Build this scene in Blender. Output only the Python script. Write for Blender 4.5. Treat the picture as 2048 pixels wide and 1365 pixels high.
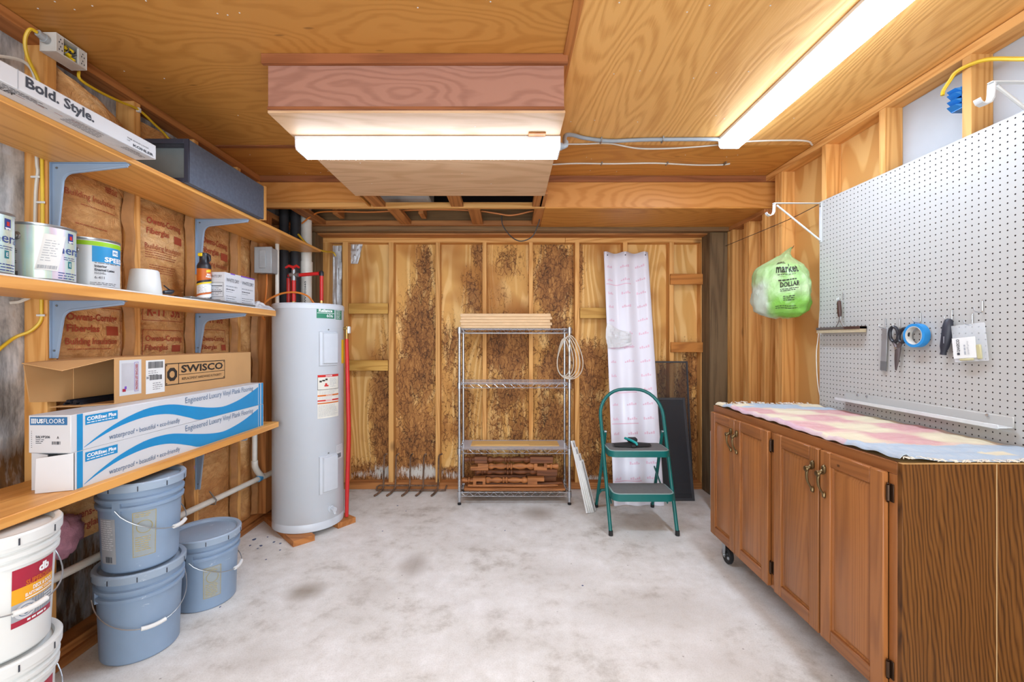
import bpy, bmesh, math, random
from mathutils import Vector, Matrix, noise as mn

for _o in list(bpy.data.objects):
    bpy.data.objects.remove(_o)
SC = bpy.context.scene
COL = SC.collection
PI = math.pi
random.seed(7)

# ---------------------------------------------------------------- camera, world, light, exposure
EYE = 1.32            # camera height in metres
FPX = 890.0           # focal length in pixels of a 2048 wide frame
cam_d = bpy.data.cameras.new('camera')
cam_d.sensor_fit = 'HORIZONTAL'
cam_d.sensor_width = 36.0
cam_d.lens = 36.0 * FPX / 2048.0
cam_d.shift_x = 6.0 / 2048.0
cam_d.clip_start = 0.02
cam = bpy.data.objects.new('camera', cam_d)
COL.objects.link(cam)
cam.location = (0, 0, EYE)
cam.rotation_euler = (PI / 2, 0, 0)
SC.camera = cam

world = bpy.data.worlds.new('daylight')
SC.world = world
world.use_nodes = True
wb = world.node_tree.nodes['Background']
wb.inputs[0].default_value = (0.90, 0.95, 1.0, 1)
wb.inputs[1].default_value = 1.6

# unseen area light added as fill behind the camera, standing in for door daylight
ld = bpy.data.lights.new('door_fill', 'AREA')
ld.shape = 'RECTANGLE'
ld.size, ld.size_y = 3.3, 2.1
ld.energy = 86
ld.color = (0.87, 0.945, 1.0)
lo = bpy.data.objects.new('door_fill', ld)
COL.objects.link(lo)
lo.location = (0.0, -1.5, 1.3)
lo.rotation_euler = (PI / 2, 0, 0)

LAMP = 13.0           # lens emission of the two fluorescent fixtures
SC.view_settings.view_transform = 'Standard'
SC.view_settings.look = 'None'
SC.view_settings.gamma = 1.0
SC.view_settings.use_curve_mapping = False
SC.view_settings.exposure = 0.2
SC.cycles.max_bounces = 8
SC.cycles.diffuse_bounces = 5
SC.cycles.glossy_bounces = 3
SC.cycles.transmission_bounces = 5
SC.cycles.transparent_max_bounces = 12
SC.cycles.sample_clamp_indirect = 6
SC.cycles.caustics_reflective = False
SC.cycles.caustics_refractive = False

# ---------------------------------------------------------------- helpers
def at(px, py, y):
    """a point of the real scene at depth y seen at pixel px, py of the 2048 frame"""
    return ((px - 1018) / FPX * y, y, EYE - (py - 682.5) / FPX * y)

def lin(c):
    if isinstance(c, str):
        c = tuple(int(c[i:i + 2], 16) for i in (0, 2, 4))
    return tuple(((x / 255) / 12.92 if x <= 10 else ((x / 255 + .055) / 1.055) ** 2.4) for x in c) + (1.0,)

ORG = {}

class MB:
    def __init__(s):
        s.v = []; s.f = []; s.m = []; s.ch = []
    def add(s, vs, fs, mat=0):
        b = len(s.v)
        s.ch.append((b, len(s.f), len(vs), len(fs)))
        s.v.extend([tuple(p) for p in vs])
        s.f.extend([tuple(b + i for i in f) for f in fs])
        s.m.extend([mat] * len(fs))
        return s
    def box(s, x0, x1, y0, y1, z0, z1, c=0.0, mat=0, M=None):
        x0, x1 = min(x0, x1), max(x0, x1); y0, y1 = min(y0, y1), max(y0, y1); z0, z1 = min(z0, z1), max(z0, z1)
        cx, cy, cz = (x0 + x1) / 2, (y0 + y1) / 2, (z0 + z1) / 2
        h = ((x1 - x0) / 2, (y1 - y0) / 2, (z1 - z0) / 2)
        c = min(c, min(h) * .9)
        if c <= 0:
            vs = [(cx + a * h[0], cy + b * h[1], cz + d * h[2]) for a in (-1, 1) for b in (-1, 1) for d in (-1, 1)]
            fs = [(0, 1, 3, 2), (4, 6, 7, 5), (0, 4, 5, 1), (2, 3, 7, 6), (0, 2, 6, 4), (1, 5, 7, 3)]
        else:
            vs = []; ix = {}
            for a in (-1, 1):
                for b in (-1, 1):
                    for d in (-1, 1):
                        for ax in range(3):
                            r = [h[0] - c, h[1] - c, h[2] - c]; r[ax] = h[ax]
                            ix[(a, b, d, ax)] = len(vs)
                            vs.append((cx + a * r[0], cy + b * r[1], cz + d * r[2]))
            fs = []
            for q in (-1, 1):
                fs.append([ix[(q, b, d, 0)] for b, d in ((-1, -1), (1, -1), (1, 1), (-1, 1))])
                fs.append([ix[(a, q, d, 1)] for a, d in ((-1, -1), (1, -1), (1, 1), (-1, 1))])
                fs.append([ix[(a, b, q, 2)] for a, b in ((-1, -1), (1, -1), (1, 1), (-1, 1))])
            for p in (-1, 1):
                for q in (-1, 1):
                    fs.append([ix[(p, q, -1, 0)], ix[(p, q, 1, 0)], ix[(p, q, 1, 1)], ix[(p, q, -1, 1)]])
                    fs.append([ix[(p, -1, q, 0)], ix[(p, 1, q, 0)], ix[(p, 1, q, 2)], ix[(p, -1, q, 2)]])
                    fs.append([ix[(-1, p, q, 1)], ix[(1, p, q, 1)], ix[(1, p, q, 2)], ix[(-1, p, q, 2)]])
                    for r in (-1, 1):
                        fs.append([ix[(p, q, r, 0)], ix[(p, q, r, 1)], ix[(p, q, r, 2)]])
        if M is not None:
            vs = [tuple(M @ Vector(p)) for p in vs]
        return s.add(vs, fs, mat)
    def tube(s, pts, r, n=8, mat=0, caps=True, closed=False):
        P = [Vector(p) for p in pts]
        k = len(P)
        rr = r if isinstance(r, (list, tuple)) else [r] * k
        def tang(i):
            if closed:
                t = P[(i + 1) % k] - P[(i - 1) % k]
            else:
                t = P[min(i + 1, k - 1)] - P[max(i - 1, 0)]
            return t.normalized() if t.length > 1e-9 else Vector((0, 0, 1))
        t = tang(0)
        u = t.orthogonal().normalized()
        vs = []
        for i in range(k):
            t = tang(i)
            u = (u - t * u.dot(t))
            u = u.normalized() if u.length > 1e-6 else t.orthogonal().normalized()
            w = t.cross(u)
            for j in range(n):
                a = 2 * PI * j / n
                vs.append(P[i] + (u * math.cos(a) + w * math.sin(a)) * rr[i])
        fs = []
        for i in range(k if closed else k - 1):
            i2 = (i + 1) % k
            for j in range(n):
                fs.append((i * n + j, i * n + (j + 1) % n, i2 * n + (j + 1) % n, i2 * n + j))
        if caps and not closed:
            fs.append(tuple(range(n))); fs.append(tuple((k - 1) * n + j for j in range(n)))
        return s.add(vs, fs, mat)
    def lathe(s, prof, c=(0, 0, 0), n=32, mat=0, ax='z', a0=0.0):
        """prof: (radius, height along the axis)"""
        vs = []; fs = []
        rings = []
        for r, h in prof:
            if r < 1e-6:
                rings.append([len(vs)]); vs.append((0, 0, h))
            else:
                b = len(vs); rings.append(list(range(b, b + n)))
                vs.extend((r * math.cos(a0 + 2 * PI * j / n), r * math.sin(a0 + 2 * PI * j / n), h) for j in range(n))
        for A, B in zip(rings, rings[1:]):
            for j in range(n):
                if len(A) == 1 and len(B) == 1: continue
                if len(A) == 1: fs.append((A[0], B[j], B[(j + 1) % n]))
                elif len(B) == 1: fs.append((A[j], A[(j + 1) % n], B[0]))
                else: fs.append((A[j], A[(j + 1) % n], B[(j + 1) % n], B[j]))
        if ax == 'x': vs = [(h, x, y) for x, y, h in vs]
        elif ax == 'y': vs = [(y, h, x) for x, y, h in vs]
        vs = [(x + c[0], y + c[1], z + c[2]) for x, y, z in vs]
        return s.add(vs, fs, mat)
    def prism(s, A, B, mat=0):
        n = len(A)
        fs = [tuple(range(n)), tuple(n + i for i in range(n))]
        fs += [(i, (i + 1) % n, n + (i + 1) % n, n + i) for i in range(n)]
        return s.add(list(A) + list(B), fs, mat)
    def grid(s, fn, nu, nv, mat=0):
        vs = [fn(i / nu, j / nv) for j in range(nv + 1) for i in range(nu + 1)]
        fs = [(j * (nu + 1) + i, j * (nu + 1) + i + 1, (j + 1) * (nu + 1) + i + 1, (j + 1) * (nu + 1) + i) for j in range(nv) for i in range(nu)]
        return s.add(vs, fs, mat)
    def sheet(s, fn, nu, nv, off, mat=0):
        """closed thin sheet: fn surface and the same moved by off"""
        b = len(s.v)
        s.grid(fn, nu, nv, mat)
        s.grid(lambda u, v: tuple(a + d for a, d in zip(fn(u, v), off)), nu, nv, mat)
        w = nu + 1; t = w * (nv + 1)
        rim = [i for i in range(w)] + [j * w + nu for j in range(1, nv + 1)] + [nv * w + i for i in range(nu - 1, -1, -1)] + [j * w for j in range(nv - 1, 0, -1)]
        for p, q in zip(rim, rim[1:] + rim[:1]):
            s.f.append((b + p, b + q, b + t + q, b + t + p)); s.m.append(mat)
        return s
    def clusters(s, gap=.019):
        n = len(s.ch)
        B = []
        for v0, f0, nv, nf in s.ch:
            q = s.v[v0:v0 + nv]
            B.append([(min(p[k] for p in q), max(p[k] for p in q)) for k in range(3)])
        par = list(range(n))
        def root(i):
            while par[i] != i: i = par[i]
            return i
        for i in range(n):
            for j in range(i):
                if root(i) != root(j):
                    d = sum(max(0, B[i][k][0] - B[j][k][1], B[j][k][0] - B[i][k][1]) ** 2 for k in range(3))
                    if d <= gap * gap: par[root(i)] = root(j)
        out = {}
        for i in range(n): out.setdefault(root(i), []).append(i)
        return list(out.values())
    def build(s, name, mats, parent=None, org=None, ang=38, kind=None, label=None, recalc=True):
        if parent is not None and not recalc and kind is None and 1 < len(s.ch) < 500:
            cl = s.clusters()
            if len(cl) > 1:
                first = None
                for ids in cl:
                    m2 = MB()
                    for i in ids:
                        v0, f0, nv, nf = s.ch[i]
                        b = len(m2.v)
                        m2.v.extend(s.v[v0:v0 + nv]); m2.f.extend(tuple(k - v0 + b for k in f) for f in s.f[f0:f0 + nf]); m2.m.extend(s.m[f0:f0 + nf])
                    o = m2.build(name, mats, parent, org, ang, kind, label, False)
                    first = first or o
                return first
        me = bpy.data.meshes.new(name)
        if parent is not None:
            org = ORG[parent.name]
        elif org is None:
            xs = [p[0] for p in s.v]; ys = [p[1] for p in s.v]
            org = ((min(xs) + max(xs)) / 2, (min(ys) + max(ys)) / 2, min(p[2] for p in s.v))
        me.from_pydata([(p[0] - org[0], p[1] - org[1], p[2] - org[2]) for p in s.v], [], s.f)
        mats = mats if isinstance(mats, (list, tuple)) else [mats]
        for m in mats:
            me.materials.append(m)
        if len(mats) > 1:
            me.polygons.foreach_set('material_index', s.m)
        if recalc:
            bm = bmesh.new(); bm.from_mesh(me)
            bmesh.ops.recalc_face_normals(bm, faces=bm.faces)
            bm.to_mesh(me); bm.free()
        me.polygons.foreach_set('use_smooth', [True] * len(me.polygons))
        me.set_sharp_from_angle(angle=math.radians(ang))
        me.update()
        o = bpy.data.objects.new(name, me)
        COL.objects.link(o)
        if parent is not None:
            o.parent = parent
        else:
            o.location = org
        ORG[o.name] = tuple(org)
        if kind: o['kind'] = kind
        if label: o['label'] = label
        return o

def tag(o, label, cat, group=None):
    o['label'] = label; o['category'] = cat
    if group: o['group'] = group
    return o

def thing(name, label, cat, loc, group=None):
    o = bpy.data.objects.new(name, None)
    COL.objects.link(o)
    o.location = loc
    o.empty_display_size = .1
    ORG[o.name] = tuple(loc)
    return tag(o, label, cat, group)

def struct_root(name, loc=(0, 0, 0)):
    o = bpy.data.objects.new(name, None)
    COL.objects.link(o); o.location = loc
    ORG[o.name] = tuple(loc); o['kind'] = 'structure'
    return o

def paint_attr(o, fn, name='wear'):
    """per-corner-free point attribute: fn(world point) -> (r, g, b)"""
    me = o.data
    ox, oy, oz = ORG[o.name]
    a = me.color_attributes.new(name, 'FLOAT_COLOR', 'POINT')
    buf = []
    for v in me.vertices:
        r, g, b = fn(v.co.x + ox, v.co.y + oy, v.co.z + oz)
        buf.extend((r, g, b, 1.0))
    a.data.foreach_set('color', buf)

# surfaces that text and labels are put on:  u to the reader's right, v up
def on_x(x, y0, z0, d=1):      # d=+1: plane that faces +X (left wall), reads towards +Y ; d=-1: faces -X
    return lambda u, v, e=0.0: (x + d * e, y0 + d * u, z0 + v)
def on_y(y, x0, z0):           # faces the camera (-Y)
    return lambda u, v, e=0.0: (x0 + u, y - e, z0 + v)
def on_cyl(cx, cy, r, a0, z0, r1=None, h=1.0):
    r1 = r if r1 is None else r1
    def f(u, v, e=0.0):
        rr = r + (r1 - r) * (v / h) + e
        a = a0 + u / r
        return (cx + rr * math.cos(a), cy + rr * math.sin(a), z0 + v)
    return f

_tx = {}
def text_mesh(s, bold):
    k = (s, bold)
    if k not in _tx:
        cu = bpy.data.curves.new('lettering_curve', 'FONT')
        cu.body = s; cu.resolution_u = 2; cu.offset = bold; cu.size = 1
        o = bpy.data.objects.new('lettering_curve', cu)
        me = o.to_mesh()
        vs = [(v.co.x, v.co.y) for v in me.vertices]
        fs = [tuple(p.vertices) for p in me.polygons]
        o.to_mesh_clear()
        bpy.data.objects.remove(o); bpy.data.curves.remove(cu)
        xs = [v[0] for v in vs] or [0, 1]; ys = [v[1] for v in vs] or [0, 1]
        x0, y0 = min(xs), min(ys)
        w, h = max(max(xs) - x0, 1e-4), max(max(ys) - y0, 1e-4)
        _tx[k] = ([((a - x0) / w, (b - y0) / h) for a, b in vs], fs, w / h)
    return _tx[k]

def put_text(mb, s, fn, u, v, w, h, bold=0.0, e=0.0012, mat=0, slant=0.0, rot=False):
    """text stretched to the box w x h whose lower left corner is u, v of surface fn"""
    vs, fs, asp = text_mesh(s, bold)
    if rot:
        mb.add([fn(u + (1 - b) * w, v + a * h, e) for a, b in vs], fs, mat)
    else:
        mb.add([fn(u + a * w + slant * b * h, v + b * h, e) for a, b in vs], fs, mat)
    return mb

def put_rect(mb, fn, u0, u1, v0, v1, n=1, e=0.0006, mat=0, m=1):
    mb.grid(lambda a, b: fn(u0 + (u1 - u0) * a, v0 + (v1 - v0) * b, e), n, m, mat)
    return mb

def put_lines(mb, fn, u, v, w, n, dv, h=.0022, e=0.001, mat=0, rnd=.35, seg=3):
    """rows of tiny unreadable print"""
    for i in range(n):
        ww = w * (1 - rnd * random.random())
        x = 0
        while x < ww - .004:
            l = min(random.uniform(.006, .02), ww - x)
            put_rect(mb, fn, u + x, u + x + l, v - i * dv, v - i * dv + h, 1, e, mat)
            x += l + .003
    return mb

def put_barcode(mb, fn, u, v, w, h, e=0.001, mat=0):
    x = 0
    while x < w:
        b = random.choice((.0008, .0014, .0022))
        put_rect(mb, fn, u + x, u + min(x + b, w), v, v + h, 1, e, mat)
        x += b + random.choice((.0009, .0016))
    return mb

def smooth_path(pts, n=6):
    P = [Vector(p) for p in pts]
    Q = [P[0] * 2 - P[1]] + P + [P[-1] * 2 - P[-2]]
    out = []
    for i in range(1, len(Q) - 2):
        a, b, c, d = Q[i - 1:i + 3]
        for k in range(n):
            t = k / n
            out.append(.5 * ((2 * b) + (c - a) * t + (2 * a - 5 * b + 4 * c - d) * t * t + (3 * b - a - 3 * c + d) * t ** 3))
    out.append(P[-1])
    return out

# ---------------------------------------------------------------- materials
class Mat:
    def __init__(s, name):
        s.m = bpy.data.materials.new(name); s.m.use_nodes = True
        s.t = s.m.node_tree
        s.b = s.t.nodes['Principled BSDF']
        s.o = s.t.nodes['Material Output']
    def n(s, typ, **kw):
        x = s.t.nodes.new(typ)
        for k, v in kw.items():
            if k.startswith('_'): setattr(x, k[1:], v)
            else:
                key = int(k[1:]) if k[0] == 'i' and k[1:].isdigit() else k.replace('__', ' ')
                s.set(x.inputs[key], v)
        return x
    def set(s, sock, v):
        if isinstance(v, bpy.types.NodeSocket): s.t.links.new(v, sock)
        elif isinstance(v, bpy.types.Node): s.t.links.new(v.outputs[0], sock)
        else: sock.default_value = v
    def math(s, op, a, b=0.0, clamp=False):
        x = s.n('ShaderNodeMath', _operation=op, i0=a, i1=b); x.use_clamp = clamp
        return x.outputs[0]
    def coords(s, scale=(1, 1, 1), rnd=0.0, kind='Object'):
        tc = s.n('ShaderNodeTexCoord').outputs[kind]
        v = tc
        if rnd:
            oi = s.n('ShaderNodeObjectInfo').outputs['Random']
            c = s.n('ShaderNodeVectorMath', _operation='SCALE', i0=(rnd, rnd * .73, rnd * 1.31))
            s.set(c.inputs['Scale'], oi)
            v = s.n('ShaderNodeVectorMath', _operation='ADD', i0=tc, i1=c.outputs[0]).outputs[0]
        return s.n('ShaderNodeVectorMath', _operation='MULTIPLY', i0=v, i1=scale).outputs[0]
    def noise(s, vec, scale, detail=3.0, rough=.55, dist=0.0):
        x = s.n('ShaderNodeTexNoise', Vector=vec, Scale=scale, Detail=detail, Roughness=rough, Distortion=dist)
        return x.outputs[0]
    def ramp(s, f, stops):
        r = s.n('ShaderNodeValToRGB', Fac=f)
        e = r.color_ramp.elements
        while len(e) < len(stops): e.new(.5)
        for k, (p, c) in zip(e, stops):
            k.position = p
            k.color = c if len(c) == 4 else lin(c)
        return r.outputs[0]
    def rampv(s, f, a, b):
        x = s.n('ShaderNodeMapRange', Value=f)
        x.inputs['From Min'].default_value = a; x.inputs['From Max'].default_value = b
        return x.outputs[0]
    def mix(s, f, a, b, mode='MIX'):
        x = s.n('ShaderNodeMix', _data_type='RGBA', _blend_type=mode)
        s.set(x.inputs[0], f); s.set(x.inputs[6], a); s.set(x.inputs[7], b)
        return x.outputs[2]
    def bump(s, h, strength=.3, dist=.004):
        x = s.n('ShaderNodeBump', Height=h, Strength=strength, Distance=dist)
        s.set(s.b.inputs['Normal'], x.outputs[0])
    def fin(s, color=None, rough=.5, metal=0.0, **kw):
        if color is not None: s.set(s.b.inputs['Base Color'], color)
        s.set(s.b.inputs['Roughness'], rough)
        s.set(s.b.inputs['Metallic'], metal)
        for k, v in kw.items():
            s.set(s.b.inputs[k.replace('_', ' ')], v)
        return s.m

def plain(name, c, rough=.5, metal=0.0, var=.06, scale=14, bump=0.0, **kw):
    """one colour with slight mottling"""
    M = Mat(name)
    v = M.coords(rnd=9)
    n = M.noise(v, scale, 4)
    c0 = lin(c)
    d = tuple(max(0, x * (1 - var * 2.2)) for x in c0[:3]) + (1,)
    col = M.ramp(n, [(.3, d), (.7, c0)])
    if bump: M.bump(M.noise(v, scale * 6, 3), bump)
    return M.fin(col, rough, metal, **kw)

def wood(name, dark, light, ax=2, rough=.6, freq=26, scale=2.2, stretch=.09, knots=.0, fine=.35, con=.72, bumpv=.12, var=.16, spec=.3, fleck=0.0):
    """solid or ply wood whose grain lines are contour lines of a noise stretched along axis ax"""
    M = Mat(name)
    dl, ll = lin(dark), lin(light)
    mid = [(a + b) / 2 for a, b in zip(dl, ll)]
    dark, light = (tuple(m + (x - m) * con for m, x in zip(mid[:3], q)) + (1.0,) for q in (dl, ll))
    sc = [1.0, 1.0, 1.0]; sc[ax] = stretch
    v = M.coords(tuple(sc), rnd=31)
    n1 = M.noise(v, scale, 2, .45)
    g = M.math('SINE', M.math('MULTIPLY', M.math('ADD', n1, M.math('MULTIPLY', M.noise(v, scale * 7, 2), .035)), freq * 5))
    g = M.math('MULTIPLY_ADD', g, .5); M.t.nodes[-1].inputs[2].default_value = .5
    sc2 = [1.0, 1.0, 1.0]; sc2[ax] = .02
    n2 = M.noise(M.coords(tuple(sc2), rnd=17), 170, 3)
    n3 = M.noise(M.coords(tuple(.12 if i == ax else 1.0 for i in range(3)), rnd=29), 34, 4, .65)
    f = M.mix(.36, M.mix(fine, g, n2), n3)
    big = M.noise(M.coords(rnd=13), 1.7, 2)
    col = M.ramp(f, [(.24, dark), (.56, light)])
    dk = tuple(dark)
    col = M.mix(M.math('MULTIPLY', M.rampv(big, .35, .75), var), col, dk)
    oi = M.n('ShaderNodeObjectInfo').outputs['Random']
    hsv = M.n('ShaderNodeHueSaturation', Color=col)
    M.set(hsv.inputs['Value'], M.math('MULTIPLY_ADD', oi, .2)); M.t.nodes[-1].inputs[2].default_value = .9
    M.set(hsv.inputs['Hue'], .5)
    col = hsv.outputs[0]
    if knots:
        vo = M.n('ShaderNodeTexVoronoi', Vector=M.coords((1, 1, 1) if ax is None else tuple(.55 if i == ax else 1.0 for i in range(3)), rnd=23), Scale=knots)
        k = M.math('SUBTRACT', 1.0, M.rampv(vo.outputs['Distance'], .03, .11), True)
        col = M.mix(M.math('MULTIPLY', k, .85), col, lin((86, 48, 22)))
    if fleck:
        vf = M.n('ShaderNodeTexVoronoi', Vector=M.coords(tuple(.3 if i == ax else 1.0 for i in range(3)), rnd=41), Scale=fleck)
        k = M.math('SUBTRACT', 1.0, M.rampv(vf.outputs['Distance'], .05, .13), True)
        k = M.math('MULTIPLY', k, M.rampv(M.noise(M.coords(rnd=5), 3.0, 2), .4, .6))
        col = M.mix(M.math('MULTIPLY', k, .55), col, lin((92, 56, 28)))
    M.bump(f, bumpv, .002)
    return M.fin(col, rough, Specular_IOR_Level=spec)

WX = [wood('pine_%s' % a, (190, 128, 62), (226, 172, 104), i, knots=3.2, freq=20, scale=5, stretch=.06) for i, a in enumerate('xyz')]
WDX = [wood('aged_pine_%s' % a, (142, 86, 44), (186, 124, 70), i, knots=3.0, freq=18, scale=5, stretch=.06) for i, a in enumerate('xyz')]
SHELFW = wood('shelf_pine', (200, 134, 62), (228, 168, 92), 1, freq=22, scale=4.5, stretch=.05, knots=2.0, rough=.42, spec=.4)
DARKPOST = [wood('weathered_post_%s' % a, (66, 50, 34), (128, 104, 74), i, freq=18, scale=6, stretch=.05, fine=.7, rough=.8) for i, a in enumerate('xyz')]
HEADER = wood('header_beam_wood', (92, 66, 42), (146, 112, 76), 0, freq=18, scale=5, stretch=.05, fine=.7, rough=.8)
BLOCKW = wood('treated_block', (176, 122, 50), (214, 166, 86), 0, freq=16, scale=6, stretch=.08, knots=2.4)
OLDBLOCK = wood('stained_block', (150, 90, 36), (196, 128, 60), 0, freq=14, scale=6, stretch=.1, knots=5)
CEILA = wood('ceiling_ply_cathedral', (184, 123, 54), (214, 153, 78), 0, freq=30, scale=2.6, stretch=.35, rough=.5, con=.5, fleck=17, fine=.3, var=.25, spec=.35)
CEILB = wood('ceiling_ply_rough_sawn', (196, 136, 68), (234, 180, 108), 1, freq=34, scale=2.6, stretch=.16, rough=.55, fine=.55, bumpv=.8, var=.15)
CEILC = wood('ceiling_ply_far', (176, 112, 46), (206, 144, 70), 0, con=.55, fleck=17, freq=40, scale=1.6, stretch=.25, rough=.5, fine=.3)
CHASEF = wood('chase_front_ply', (148, 104, 88), (170, 124, 106), 0, freq=30, scale=3.4, stretch=.3, rough=.55, fine=.3, var=.12)
CHASEB = wood('chase_bottom_ply', (200, 158, 118), (222, 184, 146), 0, freq=36, scale=2.0, stretch=.2, rough=.55, fine=.4, var=.1)
BATTEN = wood('batten_strip', (120, 70, 40), (152, 94, 58), 0, freq=16, scale=6, stretch=.08)
BATTENY = wood('batten_strip_y', (150, 92, 46), (182, 118, 62), 1, freq=16, scale=6, stretch=.08)
SOFFITF = wood('soffit_ply', (182, 118, 54), (204, 142, 76), 0, freq=34, scale=2.0, stretch=.3, rough=.45, fine=.25, spec=.4)
PALEPLY = wood('pale_ply', (206, 156, 92), (232, 188, 126), 2, freq=30, scale=1.6, stretch=.15, rough=.6)
OAK = wood('oak_stain', (126, 76, 38), (162, 104, 56), 2, freq=46, scale=3.2, stretch=.05, fine=.6, rough=.38, var=.12, spec=.45)
OAKX = wood('oak_stain_rail', (120, 72, 36), (156, 98, 52), 1, freq=34, scale=4, stretch=.06, fine=.5, rough=.38, spec=.45)
OAKPANEL = wood('oak_end_panel', (52, 30, 10), (108, 68, 28), 2, freq=70, scale=1.5, stretch=.13, fine=.3, con=1.0, rough=.4, var=.25, spec=.4)
TURNED = wood('turned_wood', (104, 58, 28), (176, 112, 62), 0, freq=14, scale=7, stretch=.1, fine=.5, rough=.5)
TURNEDD = wood('turned_wood_dark', (74, 42, 26), (132, 80, 48), 0, freq=14, scale=7, stretch=.1, fine=.5, rough=.5)
MDFW = plain('pale_flooring_plank', (222, 184, 138), .55)
CARDB = plain('cardboard', (196, 150, 98), .8, var=.05, scale=5)
CARDB2 = plain('cardboard_sheet', (224, 180, 112), .8, var=.04, scale=5)
CARDIN = plain('cardboard_inside', (150, 112, 72), .85)
WHITEBOX = plain('white_carton', (208, 210, 214), .45, var=.03, scale=4)
INK = plain('ink_dark', (52, 56, 66), .6)
INKB = plain('ink_blue_grey', (88, 116, 148), .6)
INKN = plain('ink_black', (40, 34, 28), .6)
BLUEPRINT = plain('print_blue', (24, 138, 196), .45, var=.03)
BLUED = plain('print_blue_dark', (52, 110, 160), .45)
NAVY = plain('print_navy', (36, 64, 140), .4)
WHITEP = plain('print_white', (238, 240, 242), .5, var=.02)
GREYP = plain('print_grey', (168, 172, 178), .6)
PAPER = plain('paper_white', (224, 224, 222), .6, var=.03)
REDINK = plain('kraft_red_ink', (172, 74, 46), .7)
PINKINK = plain('film_pink_ink', (228, 192, 210), .5)
CRIMSON = plain('print_crimson', (168, 30, 58), .45)
AMBER = plain('print_amber', (236, 166, 26), .45)
LIME = plain('print_lime', (150, 206, 24), .45)
ORANGE = plain('print_orange', (206, 102, 24), .45)
YELLOW = plain('plastic_yellow', (240, 206, 30), .4)
PURPLE = plain('print_purple', (120, 76, 190), .5)
GREENP = plain('print_green', (42, 122, 92), .45)
TEALP = plain('print_teal', (34, 120, 130), .45)
REDP = plain('print_red', (200, 44, 40), .45)
def m_pail(name, c, scuff, k0):
    M = Mat(name)
    n = M.noise(M.coords(rnd=9), 5, 4)
    c0 = lin(c)
    col = M.ramp(n, [(.3, tuple(x * .9 for x in c0[:3]) + (1,)), (.7, c0)])
    s1 = M.noise(M.coords((1, 1, 2.2), rnd=21), 14, 5, .7, .6)
    col = M.mix(M.math('MULTIPLY', M.rampv(s1, k0, k0 + .07), .7), col, lin(scuff))
    return M.fin(col, .38, Specular_IOR_Level=.45)
GREYPLASTIC = m_pail('pail_grey_plastic', (136, 158, 184), (206, 214, 222), .66)
GREYLID = m_pail('pail_grey_lid', (150, 167, 186), (206, 214, 220), .60)
WHITEPLASTIC = m_pail('pail_white_plastic', (222, 224, 222), (176, 152, 116), .66)
WIRE = plain('steel_wire', (176, 180, 184), .35, .85)
CHROME = plain('chrome_wire', (200, 204, 210), .24, .95, var=.02)
STEELPART = plain('zinc_steel', (150, 152, 152), .4, .8)
BLACKRUB = plain('black_rubber', (26, 26, 28), .55)
BLACKPL = plain('black_plastic', (34, 36, 44), .42)
BLACKPIPE = plain('black_pipe_foam', (40, 40, 44), .7)
BRACKETBLUE = plain('bracket_blue_grey', (146, 166, 190), .42, .1, var=.03)
CABLEY = plain('cable_yellow', (230, 190, 44), .45)
CABLEO = plain('cable_orange', (214, 124, 44), .45)
CABLEW = plain('cable_white', (220, 216, 206), .5)
CABLEK = plain('cable_black', (48, 44, 44), .5)
CONDUIT = plain('conduit_grey', (150, 158, 166), .45)
BOXGREY = plain('junction_grey', (172, 178, 182), .45, .15)
BOXWHITE = plain('box_off_white', (214, 212, 206), .45)
PVC = plain('pvc_white', (226, 222, 212), .4)
PVCBLUE = plain('pvc_blue_joint', (60, 150, 205), .4)
ENAMEL = plain('heater_enamel', (200, 206, 214), .32, var=.02, scale=3, Specular_IOR_Level=.5)
ENAMEL2 = plain('heater_plastic', (196, 201, 208), .4, var=.02)
REDPEX = plain('pex_red', (196, 36, 36), .4)
BRASS = plain('brass_aged', (176, 142, 84), .35, .9)
ABRASS = plain('antique_brass', (112, 92, 62), .35, .85)
BRONZE = plain('hinge_bronze', (72, 52, 38), .4, .7)
TEAL = plain('stool_green_paint', (6, 100, 96), .36, var=.05)
TREAD = plain('stool_tread', (112, 110, 108), .85, bump=.4, scale=40)
TREADR = plain('stool_tread_rim', (150, 172, 168), .6)
SCREENF = plain('screen_frame', (58, 58, 62), .55)
RUST = plain('rusty_iron', (150, 116, 92), .75, .3, var=.35, scale=20)
SLATW = plain('slat_white', (226, 226, 224), .45)
SLATG = plain('slat_gap', (90, 92, 96), .7)
PEGW = plain('pegboard_white', (180, 178, 174), .5, var=.015, scale=2)
PEGD = plain('pegboard_hole', (72, 62, 58), .9)
WALLW = plain('foam_board_white', (182, 185, 188), .6, var=.05, scale=3)
BRKWHITE = plain('bracket_white', (212, 215, 216), .4)
BLUECLIP = plain('clip_blue', (44, 128, 206), .4)
TAPEBLUE = plain('tape_blue', (40, 138, 206), .5)
TAPECORE = plain('tape_core', (206, 204, 198), .6)
SILVER = plain('file_steel', (168, 170, 172), .4, .6)
SPK = plain('speaker_cloth', (92, 100, 116), .75, var=.12, scale=60, bump=.3)
SPKF = plain('speaker_edge', (48, 52, 68), .6)
SPKIN = plain('speaker_inner', (124, 134, 136), .3)
WHEELM = plain('caster_steel', (176, 182, 188), .3, .85)
TEALBR = plain('brush_teal', (22, 148, 146), .45)
DARKVOID = plain('attic_dark', (58, 46, 44), .9)
DUCTG = plain('duct_grey', (178, 178, 176), .6)
PINKWOOL = plain('pink_fibreglass', (214, 156, 178), .95, var=.15, scale=30, bump=.6)
FOIL = plain('foil_silver', (206, 208, 212), .3, .45, var=.12, scale=30, bump=.7)
EDGEW = plain('shelf_white_lining', (228, 228, 226), .5)
RAWPLY = plain('raw_ply_edge', (214, 172, 112), .7)

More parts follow.
